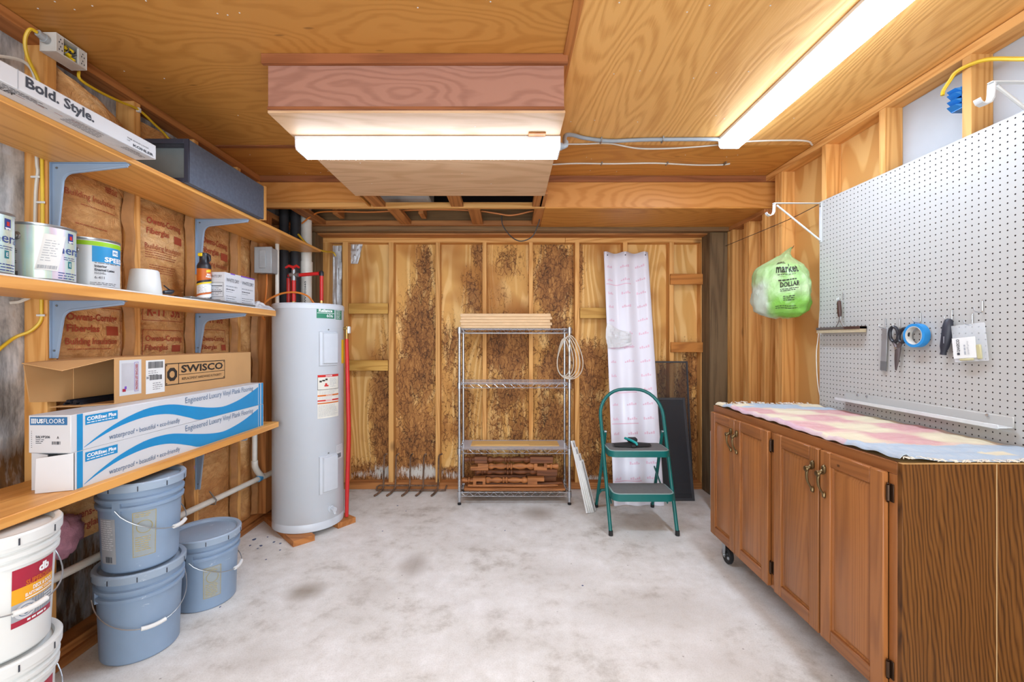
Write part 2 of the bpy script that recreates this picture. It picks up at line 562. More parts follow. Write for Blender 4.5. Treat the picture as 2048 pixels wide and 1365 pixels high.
def m_floor():
    M = Mat('concrete_floor')
    v = M.coords()
    a = M.noise(v, 2.1, 6, .68); b = M.noise(v, 9, 6, .7); c = M.noise(v, 160, 2)
    col = M.ramp(M.mix(.45, a, b), [(.34, (176, 168, 158)), (.47, (216, 212, 206)), (.62, (234, 232, 229))])
    col = M.mix(M.math('MULTIPLY', M.rampv(c, .45, .75), .22), col, lin((150, 140, 128)))
    sp = M.n('ShaderNodeTexVoronoi', Vector=v, Scale=9)
    s = M.math('SUBTRACT', 1.0, M.rampv(sp.outputs['Distance'], .02, .05), True)
    col = M.mix(M.math('MULTIPLY', s, .6), col, lin((92, 84, 76)))
    w = M.n('ShaderNodeVertexColor', _layer_name='wear')
    sep = M.n('ShaderNodeSeparateColor', Color=w.outputs[0])
    st = M.rampv(M.math('MULTIPLY', sep.outputs[0], M.math('ADD', b, .45)), .15, .75)
    col = M.mix(M.math('MULTIPLY', st, .75), col, lin((140, 126, 110)))
    M.bump(M.mix(.5, b, c), .18, .003)
    return M.fin(col, .62, Specular_IOR_Level=.35)
FLOORM = m_floor()

def m_wallply():
    M = Mat('back_wall_plywood')
    v = M.coords((1, 1, .16), rnd=31)
    n1 = M.noise(v, 2.6, 2, .45)
    g = M.math('SINE', M.math('MULTIPLY', n1, 110))
    base = M.ramp(g, [(.0, (216, 164, 92)), (.7, (234, 190, 122))])
    base = M.mix(M.rampv(M.noise(M.coords(rnd=3), 2.3, 2), .52, .74), base, lin((176, 116, 54)))
    w = M.n('ShaderNodeVertexColor', _layer_name='wear')
    sep = M.n('ShaderNodeSeparateColor', Color=w.outputs[0])
    k = M.noise(M.coords((1, 1, .42)), 7, 7, .78, .9)
    k2 = M.noise(M.coords((1, 1, .22)), 46, 6, .8, 1.2)
    vo = M.n('ShaderNodeTexVoronoi', Vector=M.n('ShaderNodeVectorMath', _operation='ADD', i0=M.coords((1, 1, .5)), i1=M.n('ShaderNodeVectorMath', _operation='MULTIPLY', i0=M.n('ShaderNodeTexNoise', Vector=M.coords(), Scale=9.0, Detail=4.0).outputs['Color'], i1=(.14, .14, .14)).outputs[0]).outputs[0], Scale=26, _feature='DISTANCE_TO_EDGE')
    crk = M.math('SUBTRACT', 1.0, M.rampv(vo.outputs['Distance'], .01, .09), True)
    m = M.math('ADD', M.math('ADD', M.math('MULTIPLY', M.mix(.45, k, k2), 1.5), M.math('MULTIPLY', crk, .10)), sep.outputs[0])
    st = M.rampv(m, 1.08, 1.22)
    dk = M.ramp(M.math('ADD', M.mix(.5, k2, k), M.math('MULTIPLY', crk, -.10)), [(.34, (66, 40, 20)), (.45, (124, 78, 38)), (.54, (168, 114, 60)), (.64, (210, 156, 90))])
    col = M.mix(st, base, dk)
    ef = M.rampv(M.math('ADD', M.math('MULTIPLY', k2, .9), sep.outputs[1]), .80, .92)
    col = M.mix(ef, col, lin((206, 204, 196)))
    M.bump(M.mix(st, g, k2), .35, .004)
    return M.fin(col, .65, Specular_IOR_Level=.3)
WALLPLY = m_wallply()

def m_ply_right():
    M = Mat('side_wall_plywood')
    v = M.coords((1, 1, .2), rnd=3)
    n1 = M.noise(v, 1.5, 2, .45)
    g = M.math('SINE', M.math('MULTIPLY', n1, 130))
    col = M.ramp(g, [(.0, (208, 152, 84)), (.6, (226, 178, 110))])
    M.bump(g, .1, .002)
    return M.fin(col, .6, Specular_IOR_Level=.3)
PLYR = m_ply_right()

def m_kraft():
    M = Mat('kraft_paper_facing')
    v = M.coords(rnd=7)
    n = M.mix(.4, M.noise(v, 3.5, 5, .6, .6), M.noise(M.coords((1, .6, 1.5), rnd=7), 13, 5, .7, 1.5))  # second noise paints the light and dark streaks of wrinkles into the colour
    col = M.ramp(n, [(.3, (150, 96, 48)), (.42, (198, 138, 80)), (.55, (224, 172, 112)), (.68, (244, 206, 156))])
    cr = M.noise(M.coords((1, 1, 1.6), rnd=7), 16, 5, .65, 1.2)
    M.bump(cr, .9, .02)
    return M.fin(col, .5, Specular_IOR_Level=.4)
KRAFT = m_kraft()
KRAFTD = plain('kraft_paper_edge', (176, 122, 66), .6, var=.15)

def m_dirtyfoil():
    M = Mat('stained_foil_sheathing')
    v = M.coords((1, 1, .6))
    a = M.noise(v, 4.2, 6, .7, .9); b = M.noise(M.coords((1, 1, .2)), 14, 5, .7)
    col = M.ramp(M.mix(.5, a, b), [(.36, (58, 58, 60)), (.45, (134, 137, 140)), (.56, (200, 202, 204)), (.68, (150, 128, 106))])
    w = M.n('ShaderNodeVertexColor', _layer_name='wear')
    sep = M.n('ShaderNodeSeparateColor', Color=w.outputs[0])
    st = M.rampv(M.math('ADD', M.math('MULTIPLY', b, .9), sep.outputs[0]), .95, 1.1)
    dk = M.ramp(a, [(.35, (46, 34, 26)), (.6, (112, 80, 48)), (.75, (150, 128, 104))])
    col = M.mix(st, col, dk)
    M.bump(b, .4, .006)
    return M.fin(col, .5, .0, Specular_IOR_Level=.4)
DIRTYFOIL = m_dirtyfoil()

def m_emit(name, c, strength, ribs=0.0):
    M = Mat(name)
    M.fin(lin((236, 240, 242)), .4)
    M.set(M.b.inputs['Emission Color'], lin(c))
    st = strength
    if ribs:
        w = M.n('ShaderNodeTexWave', Vector=M.coords(), Scale=ribs, _bands_direction='Y')
        st = M.math('MULTIPLY_ADD', w.outputs['Fac'], strength * .3)
        M.t.nodes[-1].inputs[2].default_value = strength * .8
    M.set(M.b.inputs['Emission Strength'], st)
    return M.m
LENS = m_emit('lit_diffuser', (212, 232, 255), LAMP)
LENSR = m_emit('lit_prismatic_diffuser', (212, 232, 255), LAMP)
LENSB = m_emit('lit_prismatic_panel', (212, 232, 255), LAMP * 4.3, 26)
HOUSING = plain('fixture_white', (228, 230, 234), .4)

def m_clear(name, c=(235, 240, 245), rough=.15, alpha=.25):
    M = Mat(name)
    return M.fin(lin(c), rough, 0.0, Alpha=alpha, Specular_IOR_Level=.6)
CLEARPL = m_clear('clear_plastic', alpha=.28)
LINER = m_clear('clear_shelf_liner', (222, 226, 234), .12, .5)
SCREENM = m_clear('screen_mesh', (34, 36, 42), .6, .72)
SCREENM2 = m_clear('screen_mesh_sheer', (60, 56, 54), .6, .28)
FILMCRUMP = m_clear('crumpled_film', (232, 232, 234), .25, .6)

def m_film():
    M = Mat('corrugated_film_sheet')
    M.fin(lin((224, 222, 232)), .3, Specular_IOR_Level=.5)
    return M.m
FILM = m_film()

def m_bag():
    M = Mat('green_bag_film')
    n = M.noise(M.coords(), 9, 5, .6, 1.0)
    w = M.n('ShaderNodeVertexColor', _layer_name='wear')
    sep = M.n('ShaderNodeSeparateColor', Color=w.outputs[0])
    col = M.ramp(n, [(.35, (150, 192, 118)), (.65, (190, 216, 164))])
    col = M.mix(sep.outputs[0], col, lin((206, 216, 202)))
    col = M.mix(sep.outputs[1], col, lin((112, 172, 56)))
    M.bump(M.noise(M.coords(), 22, 4, .6, 1.5), .5, .008)
    return M.fin(col, .28, Specular_IOR_Level=.5)
BAGM = m_bag()

def m_rug():
    M = Mat('woven_rag_rug')
    w = M.n('ShaderNodeVertexColor', _layer_name='wear')
    n = M.noise(M.coords((1, .12, 1)), 240, 3)
    n2 = M.noise(M.coords(), 40, 4, .7)
    col = M.mix(M.math('MULTIPLY', M.rampv(n2, .45, .8), .35), w.outputs[0], lin((236, 226, 212)))
    hs = M.n('ShaderNodeHueSaturation', Color=col); hs.inputs['Value'].default_value = .80
    M.bump(M.mix(.4, n, n2), .8, .005)
    return M.fin(hs.outputs[0], .9, Specular_IOR_Level=.1)
RUGM = m_rug()

def m_oakend():
    M = Mat('oak_cathedral_veneer')
    p = M.n('ShaderNodeSeparateXYZ', Vector=M.coords())
    nz = M.noise(M.coords((1, 1, .25)), 5, 3)
    ax = M.math('ABSOLUTE', M.math('ADD', p.outputs[0], M.math('MULTIPLY_ADD', nz, .10)))
    M.t.nodes[-2].inputs[2].default_value = .176
    f = M.math('ADD', p.outputs[2], M.math('MULTIPLY', M.math('POWER', ax, .85), 9.0))
    f = M.math('ADD', f, M.math('MULTIPLY', M.noise(M.coords((1, 1, .15)), 14, 3), .30))
    g = M.math('SINE', M.math('MULTIPLY', f, 50.0))
    st = M.noise(M.coords((1, 1, .012)), 260, 3)
    big = M.noise(M.coords((1, 1, .3)), 4, 2)
    g2 = M.math('MULTIPLY_ADD', g, .5); M.t.nodes[-1].inputs[2].default_value = .5
    m = M.mix(.62, M.math('POWER', g2, .6), st)
    col = M.ramp(M.math('ADD', m, M.math('MULTIPLY', big, .25)), [(.38, (62, 36, 12)), (.62, (96, 58, 22)), (.85, (116, 74, 32))])
    M.bump(m, .1, .001)
    return M.fin(col, .45, Specular_IOR_Level=.25)
OAKEND = m_oakend()

def m_holo():
    M = Mat('holographic_can_foil')
    v = M.coords((1, 1, .05))
    n = M.noise(v, 16, 3, .6)
    col = M.ramp(n, [(.3, (176, 200, 206)), (.42, (206, 214, 226)), (.5, (214, 226, 206)), (.56, (198, 226, 224)), (.64, (222, 206, 224)), (.75, (206, 220, 226))])
    return M.fin(col, .3, .35)
HOLO = m_holo()
CANW = plain('can_grey_label', (206, 210, 214), .35, .1, var=.03, scale=4)
CANRIM = plain('can_rim_steel', (170, 174, 178), .3, .85)
# ================================================================ SETTING
XL, XLS = -1.81, -1.90          # stud fronts and sheathing of the wall with the shelves
XR, XRS = 1.867, 1.957          # stud fronts and sheathing of the wall with the pegboard
YB, YBS = 3.96, 4.05            # stud fronts and plywood of the end wall
ZC, ZS = 2.522, 2.295           # ceiling, lower soffit
YS = 3.24                       # face of the soffit
YN = -1.6                       # open garage door behind the camera

def blob(px, py, blobs):
    s = 0.0
    for cx, cy, rx, ry, k in blobs:
        d = ((px - cx) / rx) ** 2 + ((py - cy) / ry) ** 2
        if d < 5: s = max(s, k * math.exp(-d * .55))
    return s

# ---- floor
mb = MB()
mb.grid(lambda u, v: (-2.05 + 4.1 * u, YN + 5.75 * v, 0.0), 82, 115)
mb.box(-2.05, 2.05, YN, 4.15, -.12, -.002)
floor = mb.build('floor', FLOORM, org=(0, 0, 0), kind='structure', recalc=False)
FB = []
for px, py, rx, ry, k in ((612, 1184, 26, 16, 1.1), (828, 1130, 22, 22, .9), (745, 1180, 60, 30, .4), (1075, 1027, 26, 12, .9),
                          (1100, 1150, 120, 40, .35), (1310, 1220, 160, 50, .45), (1450, 1330, 120, 60, .4), (700, 1240, 80, 40, .3), (520, 1310, 60, 40, .4),
                          (1020, 1290, 200, 40, .3), (1300, 1075, 60, 18, .4), (940, 1090, 120, 20, .3), (1000, 1200, 80, 30, .25)):
    Y = EYE * FPX / (py - 682.5)
    FB.append(((px - 1018) / FPX * Y, Y, rx / FPX * Y, ry / FPX * Y * Y / EYE * .9, k))
def floor_wear(x, y, z):
    return (blob(x, y, FB) * .85, 0, 0)
paint_attr(floor, floor_wear)

# drips of blue paint dried on the concrete
mb = MB(); random.seed(11)
for px, py, r in ((508, 1080, 9), (522, 1092, 7), (515, 1098, 5), (548, 1085, 6), (560, 1088, 5), (500, 1092, 5), (535, 1075, 4), (1165, 1172, 5), (560, 1101, 5), (532, 1120, 4), (440, 1215, 5), (1010, 1062, 3), (765, 1063, 3), (795, 1012, 4), (812, 1023, 3)):
    Y = EYE * FPX / (py - 682.5); X = (px - 1018) / FPX * Y; R = .5 * r / FPX * Y
    n = 9; q = [R * random.uniform(.5, 1.1) for _ in range(n)]
    P = [(X + q[k] * math.cos(2 * PI * k / n), Y + 1.3 * q[k] * math.sin(2 * PI * k / n), .0003) for k in range(n)]
    mb.prism(P, [(a, b, .0011) for a, b, _ in P])
ps = mb.build('paint_drip', plain('dried_blue_paint', (72, 90, 128), .5), floor, org=None); ps['kind'] = 'stuff'

# ---- wall with the shelves
wl = struct_root('wall_left', (XLS, 2.0, 0))
mb = MB()
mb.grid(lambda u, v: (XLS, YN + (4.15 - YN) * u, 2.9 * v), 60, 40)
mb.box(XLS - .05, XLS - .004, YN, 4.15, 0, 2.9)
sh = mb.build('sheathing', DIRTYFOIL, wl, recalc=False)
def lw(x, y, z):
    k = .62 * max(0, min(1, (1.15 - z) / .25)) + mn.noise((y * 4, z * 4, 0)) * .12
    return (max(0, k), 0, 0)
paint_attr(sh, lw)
STUDY = [-.693, -.287, .119, .525, .931, 1.337, 1.743, 2.149, 2.557, 2.965]
for y in STUDY:
    MB().box(XLS, XL, y, y + .038, .075, ZC - .04, .002).build('stud', WX[2], wl)
MB().box(XLS, -1.752, 3.205, 3.29, .075, 2.25, .002).build('stud', WDX[2], wl)
MB().box(XLS, -1.80, 3.56, 3.60, .075, 2.25, .002).build('stud', WDX[2], wl)
MB().box(XLS, XL + .004, YN, YS, ZC - .042, ZC - .002, .002).build('top_plate', WDX[1], wl)
MB().box(XLS, XL + .014, YN, 3.9, 0.001, .04, .002).build('bottom_plate', WDX[1], wl)
MB().box(XLS, XL, YN, 3.9, .04, .075, .002).build('bottom_plate', WDX[1], wl)
MB().box(XLS, -1.80, 3.24, 3.76, ZS - .04, ZS, .002).build('soffit_plate', WDX[1], wl)

def batt_x(y0, y1, seed):
    def f(y, z):
        t = (y - y0) / (y1 - y0)
        p = max(0.0, math.sin(PI * min(1, max(0, t)))) ** .6
        n = mn.noise((y * 5 + seed, z * 3.0, seed)) * .010 + mn.noise((y * 13 + seed, z * 11, seed)) * .006
        n += .007 * math.sin(z * 21 + 3 * mn.noise((y * 3, z * 2, seed))) * abs(mn.noise((seed, z * 2.2, y * 2)))
        return -1.862 + .030 * p + n * p
    return f

def batt(y0, y1, z0, z1, seed):
    f = batt_x(y0, y1, seed)
    mb = MB()
    nv = int((z1 - z0) / .028)
    mb.sheet(lambda u, v: (f(y0 + (y1 - y0) * u, z0 + (z1 - z0) * v), y0 + (y1 - y0) * u, z0 + (z1 - z0) * v), 16, nv, (-.03, 0, 0))
    o = mb.build('insulation_batt', KRAFT, wl, ang=80)
    # stapling flange: wavy paper strip along the far stud
    mb = MB()
    def fl(u, v):
        z = z0 + (z1 - z0) * v
        w = mn.noise((seed * 3, z * 7, 1)) * .013 + mn.noise((seed, z * 19, 4)) * .006
        return (-1.838 + .036 * u + w * (1 - .3 * u), y1 - .024 + .018 * u + w * .7 * (1 - u), z)
    mb.sheet(fl, 3, nv * 2, (0, -.002, 0))
    mb.build('paper_flange', KRAFTD, o, ang=80)
    return o, f

def batt_text(parent, f, rows):
    mb = MB()
    for s, y0, z0, w, h, b in rows:
        fn = lambda u, v, e=0: (f(y0 + u, z0 + v) + .0035, y0 + u, z0 + v)
        if s == '#':
            for a, c, d, g in ((0, w, 0, .003), (0, w, h - .003, h), (0, .003, 0, h), (w - .003, w, 0, h)):
                put_rect(mb, fn, a, c, d, g, 8, 0, 0, 8)
        elif s == '@':
            put_rect(mb, lambda u, v, e=0: (f(y0 + u, z0 + v) + .0028, y0 + u, z0 + v), 0, w, 0, h, 6, 0, 0, 4)
        elif s == '=':
            for i in range(int(h / .012)):
                put_lines(mb, fn, 0, h - i * .012, w, 1, .012, .003, 0)
        else:
            put_text(mb, s, fn, 0, 0, w, h, b)
    mb.build('red_lettering', REDINK, parent, recalc=False)

OC, FG, BI = 'Owens-Corning', 'Fiberglas', 'Building Insulation'
for y0, y1, sd, rows in (
    (1.781, 2.149, 1.3, [('FIBERGLAS', 2.02, 1.995, .07, .026, .02), (BI, 1.84, 1.925, .24, .034, .0), ('=', 1.9, 1.885, .2, .02, 0), ('=', 1.88, 1.80, .2, .02, 0),
                         (OC, 1.845, 1.398, .24, .042, .03), (FG, 1.845, 1.350, .14, .040, .03), ('@', 2.02, 1.345, .072, .042, 0), (BI, 1.84, 1.297, .24, .036, .02), ('=', 1.85, 1.272, .24, .012, 0),
                         ('#', 1.815, 1.235, .30, .235, 0), (OC, 1.85, .55, .24, .045, .02), (FG, 1.85, .50, .14, .04, .02)]),
    (2.187, 2.557, 4.1, [(OC, 2.26, 1.912, .23, .044, .02), (FG, 2.26, 1.862, .13, .04, .02), ('@', 2.43, 1.85, .07, .042, 0), (BI, 2.25, 1.785, .24, .036, .0), ('=', 2.25, 1.735, .25, .05, 0), ('=', 2.27, 1.66, .2, .05, 0),
                         ('#', 2.235, 1.425, .27, .14, 0), ('R-11  3½', 2.26, 1.447, .22, .055, .03), ('#', 2.235, 1.19, .27, .188, 0), (OC, 2.25, 1.310, .24, .040, .02), (FG, 2.25, 1.264, .13, .038, .02), ('@', 2.41, 1.262, .07, .036, 0)]),
    (2.595, 2.965, 7.7, [(OC, 2.66, 1.90, .24, .05, .02), (FG, 2.655, 1.845, .15, .046, .02), ('@', 2.83, 1.835, .08, .046, 0), (BI, 2.66, 1.77, .25, .04, .0), ('=', 2.68, 1.67, .2, .024, 0),
                         ('R-11  3½', 2.68, 1.43, .17, .05, .03), ('#', 2.66, 1.19, .22, .2, 0), (OC, 2.665, 1.31, .2, .04, .02), (FG, 2.665, 1.262, .12, .036, .02), ('@', 2.83, 1.26, .05, .036, 0), ('=', 2.68, .70, .2, .05, 0), ('=', 2.68, .62, .2, .05, 0)])):
    o, f = batt(y0, y1, .47 if sd < 2 else .08, 2.3 if sd < 2 else 2.42, sd)
    batt_text(o, f, rows)
for y0, y1, sd in ((3.003, 3.2, 9.2), (1.375, 1.743, 12.0)):
    if sd < 10: batt(y0, y1, .08, 2.3, sd)
# torn batt facing that hangs out of the bay above the top shelf
mb = MB()
mb.sheet(lambda u, v: (-1.83 + .05 * math.sin(PI * u) - .03 * v + .012 * mn.noise((u * 5, v * 4, 2)), 1.80 + .36 * u, 2.43 - .30 * v * (.55 + .45 * u) - .16 * u + .015 * mn.noise((u * 6, v * 3, 8))), 14, 10, (-.01, 0, .004))
mb.build('torn_facing', KRAFT, wl, ang=80)

# ---- wall with the pegboard
wr = struct_root('wall_right', (XRS, 2.0, 0))
MB().box(XRS, XRS + .012, 2.25, 4.15, 0, 2.9).build('plywood_panel', PLYR, wr)
MB().box(XRS, XRS + .012, YN, 2.25, 0, 2.9).build('foam_board', WALLW, wr)
MB().box(XRS + .012, XRS + .06, YN, 4.15, 0, 2.9).build('sheathing', DARKVOID, wr)
for y in (-.6, -.2, .2, .6, 1.0, 1.39, 1.797, 2.21, 2.62, 3.045, 3.085):
    MB().box(XRS, XR, y, y + .038, .04, ZC - .04, .002).build('stud', WX[2], wr)
for y in (3.245, 3.46, 3.50, 3.72, 3.78):
    MB().box(XRS, XR, y, y + .038, .04, ZS - .042, .002).build('stud', WX[2], wr)
MB().box(XRS, XR - .004, YN, YS - .004, ZC - .042, ZC - .002, .002).build('top_plate', WX[1], wr)
MB().box(XRS, XR - .004, YS + .005, 3.80, ZS - .042, ZS - .002, .002).build('soffit_plate', WDX[1], wr)
MB().box(XRS, XR, YN, 3.9, .001, .04, .002).build('bottom_plate', WDX[1], wr)

# ---- end wall (an infilled door opening)
wb_ = struct_root('wall_back', (0, YBS, 0))
MB().box(-2.05, 2.05, YBS + .012, YBS + .06, 0, 2.9).build('sheathing', DARKVOID, wb_)
WB = [(765, 850, 24, 150, .62), (735, 970, 60, 45, .62), (715, 985, 40, 30, .5), (712, 745, 16, 20, .3),
      (850, 545, 22, 70, .55), (840, 690, 38, 130, .66), (810, 780, 30, 110, .55), (835, 900, 50, 90, .62), (800, 640, 18, 50, .4),
      (955, 500, 16, 50, .5), (945, 590, 24, 60, .5), (930, 700, 45, 40, .36), (900, 690, 20, 60, .5), (925, 830, 30, 110, .5), (950, 930, 40, 60, .5), (890, 850, 14, 90, .4),
      (1020, 520, 34, 46, .45), (1005, 600, 30, 40, .36), (1015, 700, 48, 50, .72), (1015, 780, 48, 60, .55), (1000, 860, 40, 60, .4), (1035, 860, 30, 70, .5), (1010, 650, 40, 30, .55),
      (1112, 560, 44, 84, .66), (1115, 660, 36, 50, .55), (1110, 740, 42, 60, .62), (1100, 850, 40, 90, .55), (1160, 520, 9, 60, .5),
      (1180, 745, 36, 60, .66), (1185, 850, 34, 110, .55), (1190, 940, 30, 60, .6), (1300, 900, 90, 90, .6), (1325, 760, 12, 60, .5), (1385, 745, 26, 50, .6), (1370, 860, 34, 120, .6), (1385, 930, 30, 60, .6)]
EF = [(770, 945, 40, 18, .5), (845, 945, 50, 16, .55), (720, 950, 30, 10, .4), (905, 950, 30, 10, .42), (1165, 960, 22, 10, .5), (1180, 958, 40, 9, .45), (1290, 950, 60, 10, .4), (1385, 968, 20, 8, .4)]
def bw(x, y, z):
    px, py = 1018 + x * FPX / YBS, 682.5 + (EYE - z) * FPX / YBS
    s = blob(px, py, WB)
    if py > 935: s = max(s, .45 + (py - 935) / 200)
    e = blob(px, py, EF)
    return (s, e, 0)
for x0, x1 in ((-1.70, -.655), (-.653, .575), (.577, 1.90)):
    mb = MB()
    mb.grid(lambda u, v: (x0 + (x1 - x0) * u, YBS - .001, 2.42 * v), int((x1 - x0) / .022), 100)
    mb.box(x0, x1, YBS, YBS + .012, 0, 2.42)
    p = mb.build('plywood_panel', WALLPLY, wb_, recalc=False)
    paint_attr(p, bw)
for i, (a, b) in enumerate(((642, 659), (685, 696), (777, 787), (871, 880), (965, 973), (1058, 1066), (1150, 1159), (1246, 1255), (1339, 1348))):
    x0 = (a - 1018) / FPX * YB; x1 = (b - 1018) / FPX * YB
    if i == 0: x1 = x0 + .075
    MB().box(x0, x1, YB, YBS - .002, .06, 2.20, .002).build('stud', WX[2], wb_)
MB().box(1.708, 1.778, YB, YBS - .002, .06, 2.20, .002).build('stud', WX[2], wb_)
MB().box(-1.68, .50, YB, YBS - .002, 2.197, 2.240, .002).build('top_plate', WX[0], wb_)
MB().box(.502, 1.80, YB, YBS - .002, 2.197, 2.240, .002).build('top_plate', WX[0], wb_)
MB().box(-1.70, 1.80, YB - .004, YBS - .002, .001, .06, .002).build('bottom_plate', WDX[0], wb_)
MB().box(-1.74, 1.86, 3.85, YBS - .002, 2.241, 2.272, .002).build('header_trim', WDX[0], wb_)
MB().box(-1.80, 1.87, 3.77, 3.849, 2.252, 2.45, .003).build('header_beam', HEADER, wb_)
MB().box(-1.86, 1.95, 3.851, YBS - .002, 2.274, 2.45).build('header_backing', DARKVOID, wb_)
MB().box(-1.80, -1.655, 3.80, YBS, .001, 2.25, .004).build('post', DARKPOST[2], wb_)
MB().box(1.715, 1.868, 3.80, YBS, .001, 2.25, .004).build('post', DARKPOST[2], wb_)
for a, b, c, d, m in ((697, 776, 607, 628, BLOCKW), (697, 776, 721, 742, BLOCKW), (1160, 1212, 616, 637, BLOCKW)):
    p, q = at(a, d, YB), at(b, c, YB)
    MB().box(p[0], q[0], YB - .004, YB + .034, p[2], q[2], .002).build('blocking', m, wb_)
for a, b, c, d in ((1341, 1420, 548, 569), (1342, 1420, 685, 705)):
    p, q = at(a, d, YB - .02), at(b, c, YB - .02)
    MB().box(p[0], q[0], YB - .021, YB - .001, p[2], q[2], .002).build('nailed_board', OLDBLOCK, wb_)
# torn foil facing in the first bays
def foil(a, b, c, d, name='foil_facing', cut=False):
    p, q = at(a, d, YBS - .01), at(b, c, YBS - .01)
    mb = MB()
    mb.sheet(lambda u, v: (p[0] + (q[0] - p[0]) * u * ((1 - .35 * (1 - v) + .06 * mn.noise((v * 9, 2, 1))) if cut else 1), YBS - .016 + .012 * mn.noise((u * 4, v * 9, 3)) + .008 * mn.noise((u * 14, v * 12, 5)), p[2] + (q[2] - p[2]) * v), 10, 24 if not cut else 8, (0, .003, 0))
    return mb.build(name, FOIL, wb_, ang=25)
foil(660, 684, 492, 760)
foil(698, 726, 488, 528, cut=True)

# ---- ceiling
ce = struct_root('ceiling', (0, 1.0, ZC))
XA = .245
def panel(x0, x1, y0, y1, z, m, name='plywood_panel', t=.012):
    return MB().box(x0, x1, y0, y1, z, z + t).build(name, m, ce)
panel(-1.9, XA - .001, YN, 2.739, ZC, CEILA)
panel(XA + .001, 1.96, YN, 2.739, ZC, CEILB)
panel(-1.9, -1.02, 2.741, YS + .02, ZC, CEILC)
panel(XA - .005, 1.96, 2.741, YS + .02, ZC, CEILC)
MB().box(-1.9, 1.97, YN, 4.15, 2.86, 2.9).build('roof_deck', DARKVOID, ce)
MB().box(XA - .018, XA + .018, YN, 2.735, ZC - .008, ZC - .0005, .001).build('batten_strip', BATTENY, ce)
MB().box(-1.80, -1.025, 2.725, 2.757, ZC - .007, ZC - .0005, .001).build('batten_strip', BATTEN, ce)
MB().box(XA + .02, 1.86, 2.728, 2.752, ZC - .004, ZC - .0005, .001).build('batten_strip', CEILC, ce)
# boxed chase under the ceiling
MB().box(-1.016, .232, 1.876, 1.888, ZS, ZC - .001, .001).build('chase_front_panel', CHASEF, ce)
MB().box(-1.035, .246, 1.856, 1.875, ZC - .042, ZC - .0005, .001).build('chase_trim', BATTEN, ce)
MB().box(-1.018, .234, 1.870, 1.876, ZS, ZS + .012, .001).build('chase_trim', BATTEN, ce)
MB().box(-1.016, -1.004, 1.889, YS + .05, ZS + .001, ZC - .001).build('chase_side_panel', CEILC, ce)
MB().box(.222, .234, 1.889, YS + .05, ZS + .001, ZC - .001).build('chase_side_panel', CEILC, ce)
MB().box(-1.020, .238, 1.880, 2.955, ZS - .011, ZS, .001).build('chase_bottom_panel', CHASEB, ce)
# soffit at the end wall
for x0, x1 in ((-1.86, -1.02), (.238, 1.966)):
    MB().box(x0, x1, YS, YS + .012, ZS + .002, ZC - .001).build('soffit_front_panel', SOFFITF, ce)
    MB().box(x0 + .05, x1 - .01, YS - .014, YS - .001, ZC - .046, ZC - .001, .001).build('soffit_trim', BATTEN, ce)
MB().box(.262, 1.955, YS - .004, 3.765, ZS - .010, ZS + .001, .001).build('soffit_bottom_panel', CEILC, ce)
MB().box(-1.84, .26, YS - .003, YS + .036, ZS - .004, ZS + .036, .002).build('soffit_rail', WX[0], ce)
MB().box(-1.84, .26, 3.725, 3.766, ZS - .004, ZS + .036, .002).build('soffit_rail', WDX[0], ce)
for x in (-.985, -.42, .17):
    MB().box(x, x + .088, 2.957, YS - .004, ZS + .001, ZS + .036, .002).build('joist', WDX[1], ce)
for x in (-1.62, -.905, -.305, .19):
    MB().box(x, x + .088, YS + .038, 3.724, ZS + .001, ZS + .036, .002).build('joist', WDX[1], ce)
MB().box(-1.04, .26, 2.9, 2.945, ZC + .012, ZC + .16).build('attic_joist', DARKVOID, ce)
mb = MB()
for i in range(70):
    x = random.uniform(-1.75, 1.75); y = random.choice((1.2, 1.6, 2.0, 2.4, 2.9, 3.15))+ random.uniform(-.04, .04)
    if -1.05 < x < .27 and y > 1.84: continue
    mb.lathe([(0, -.0012), (.0026, -.001), (.003, 0)], (x, y, ZC - .0004), 6)
for i in range(14):
    mb.lathe([(0, -.0012), (.0026, -.001), (.003, 0)], (random.uniform(-.95, .18), random.uniform(1.95, 2.9), ZS - .0115), 6)
nh = mb.build('nail_head', PAPER, ce, recalc=False); nh['kind'] = 'stuff'
# metal duct lying in the open soffit
d = MB()
d.box(-1.50, -.62, 3.42, 3.70, 2.42, 2.56, .02)
o = d.build('air_duct', DUCTG)
tag(o, 'pale grey duct lying above the open soffit joists', 'duct')
b = MB().box(-1.16, -1.12, 3.412, 3.71, 2.412, 2.57, .004).build('duct_strap', STEELPART, o)
for x in (-1.4, -.72):
    MB().box(x, x + .04, 3.53, 3.68, ZS + .036, 2.42, .002).build('duct_support', WDX[1], o)
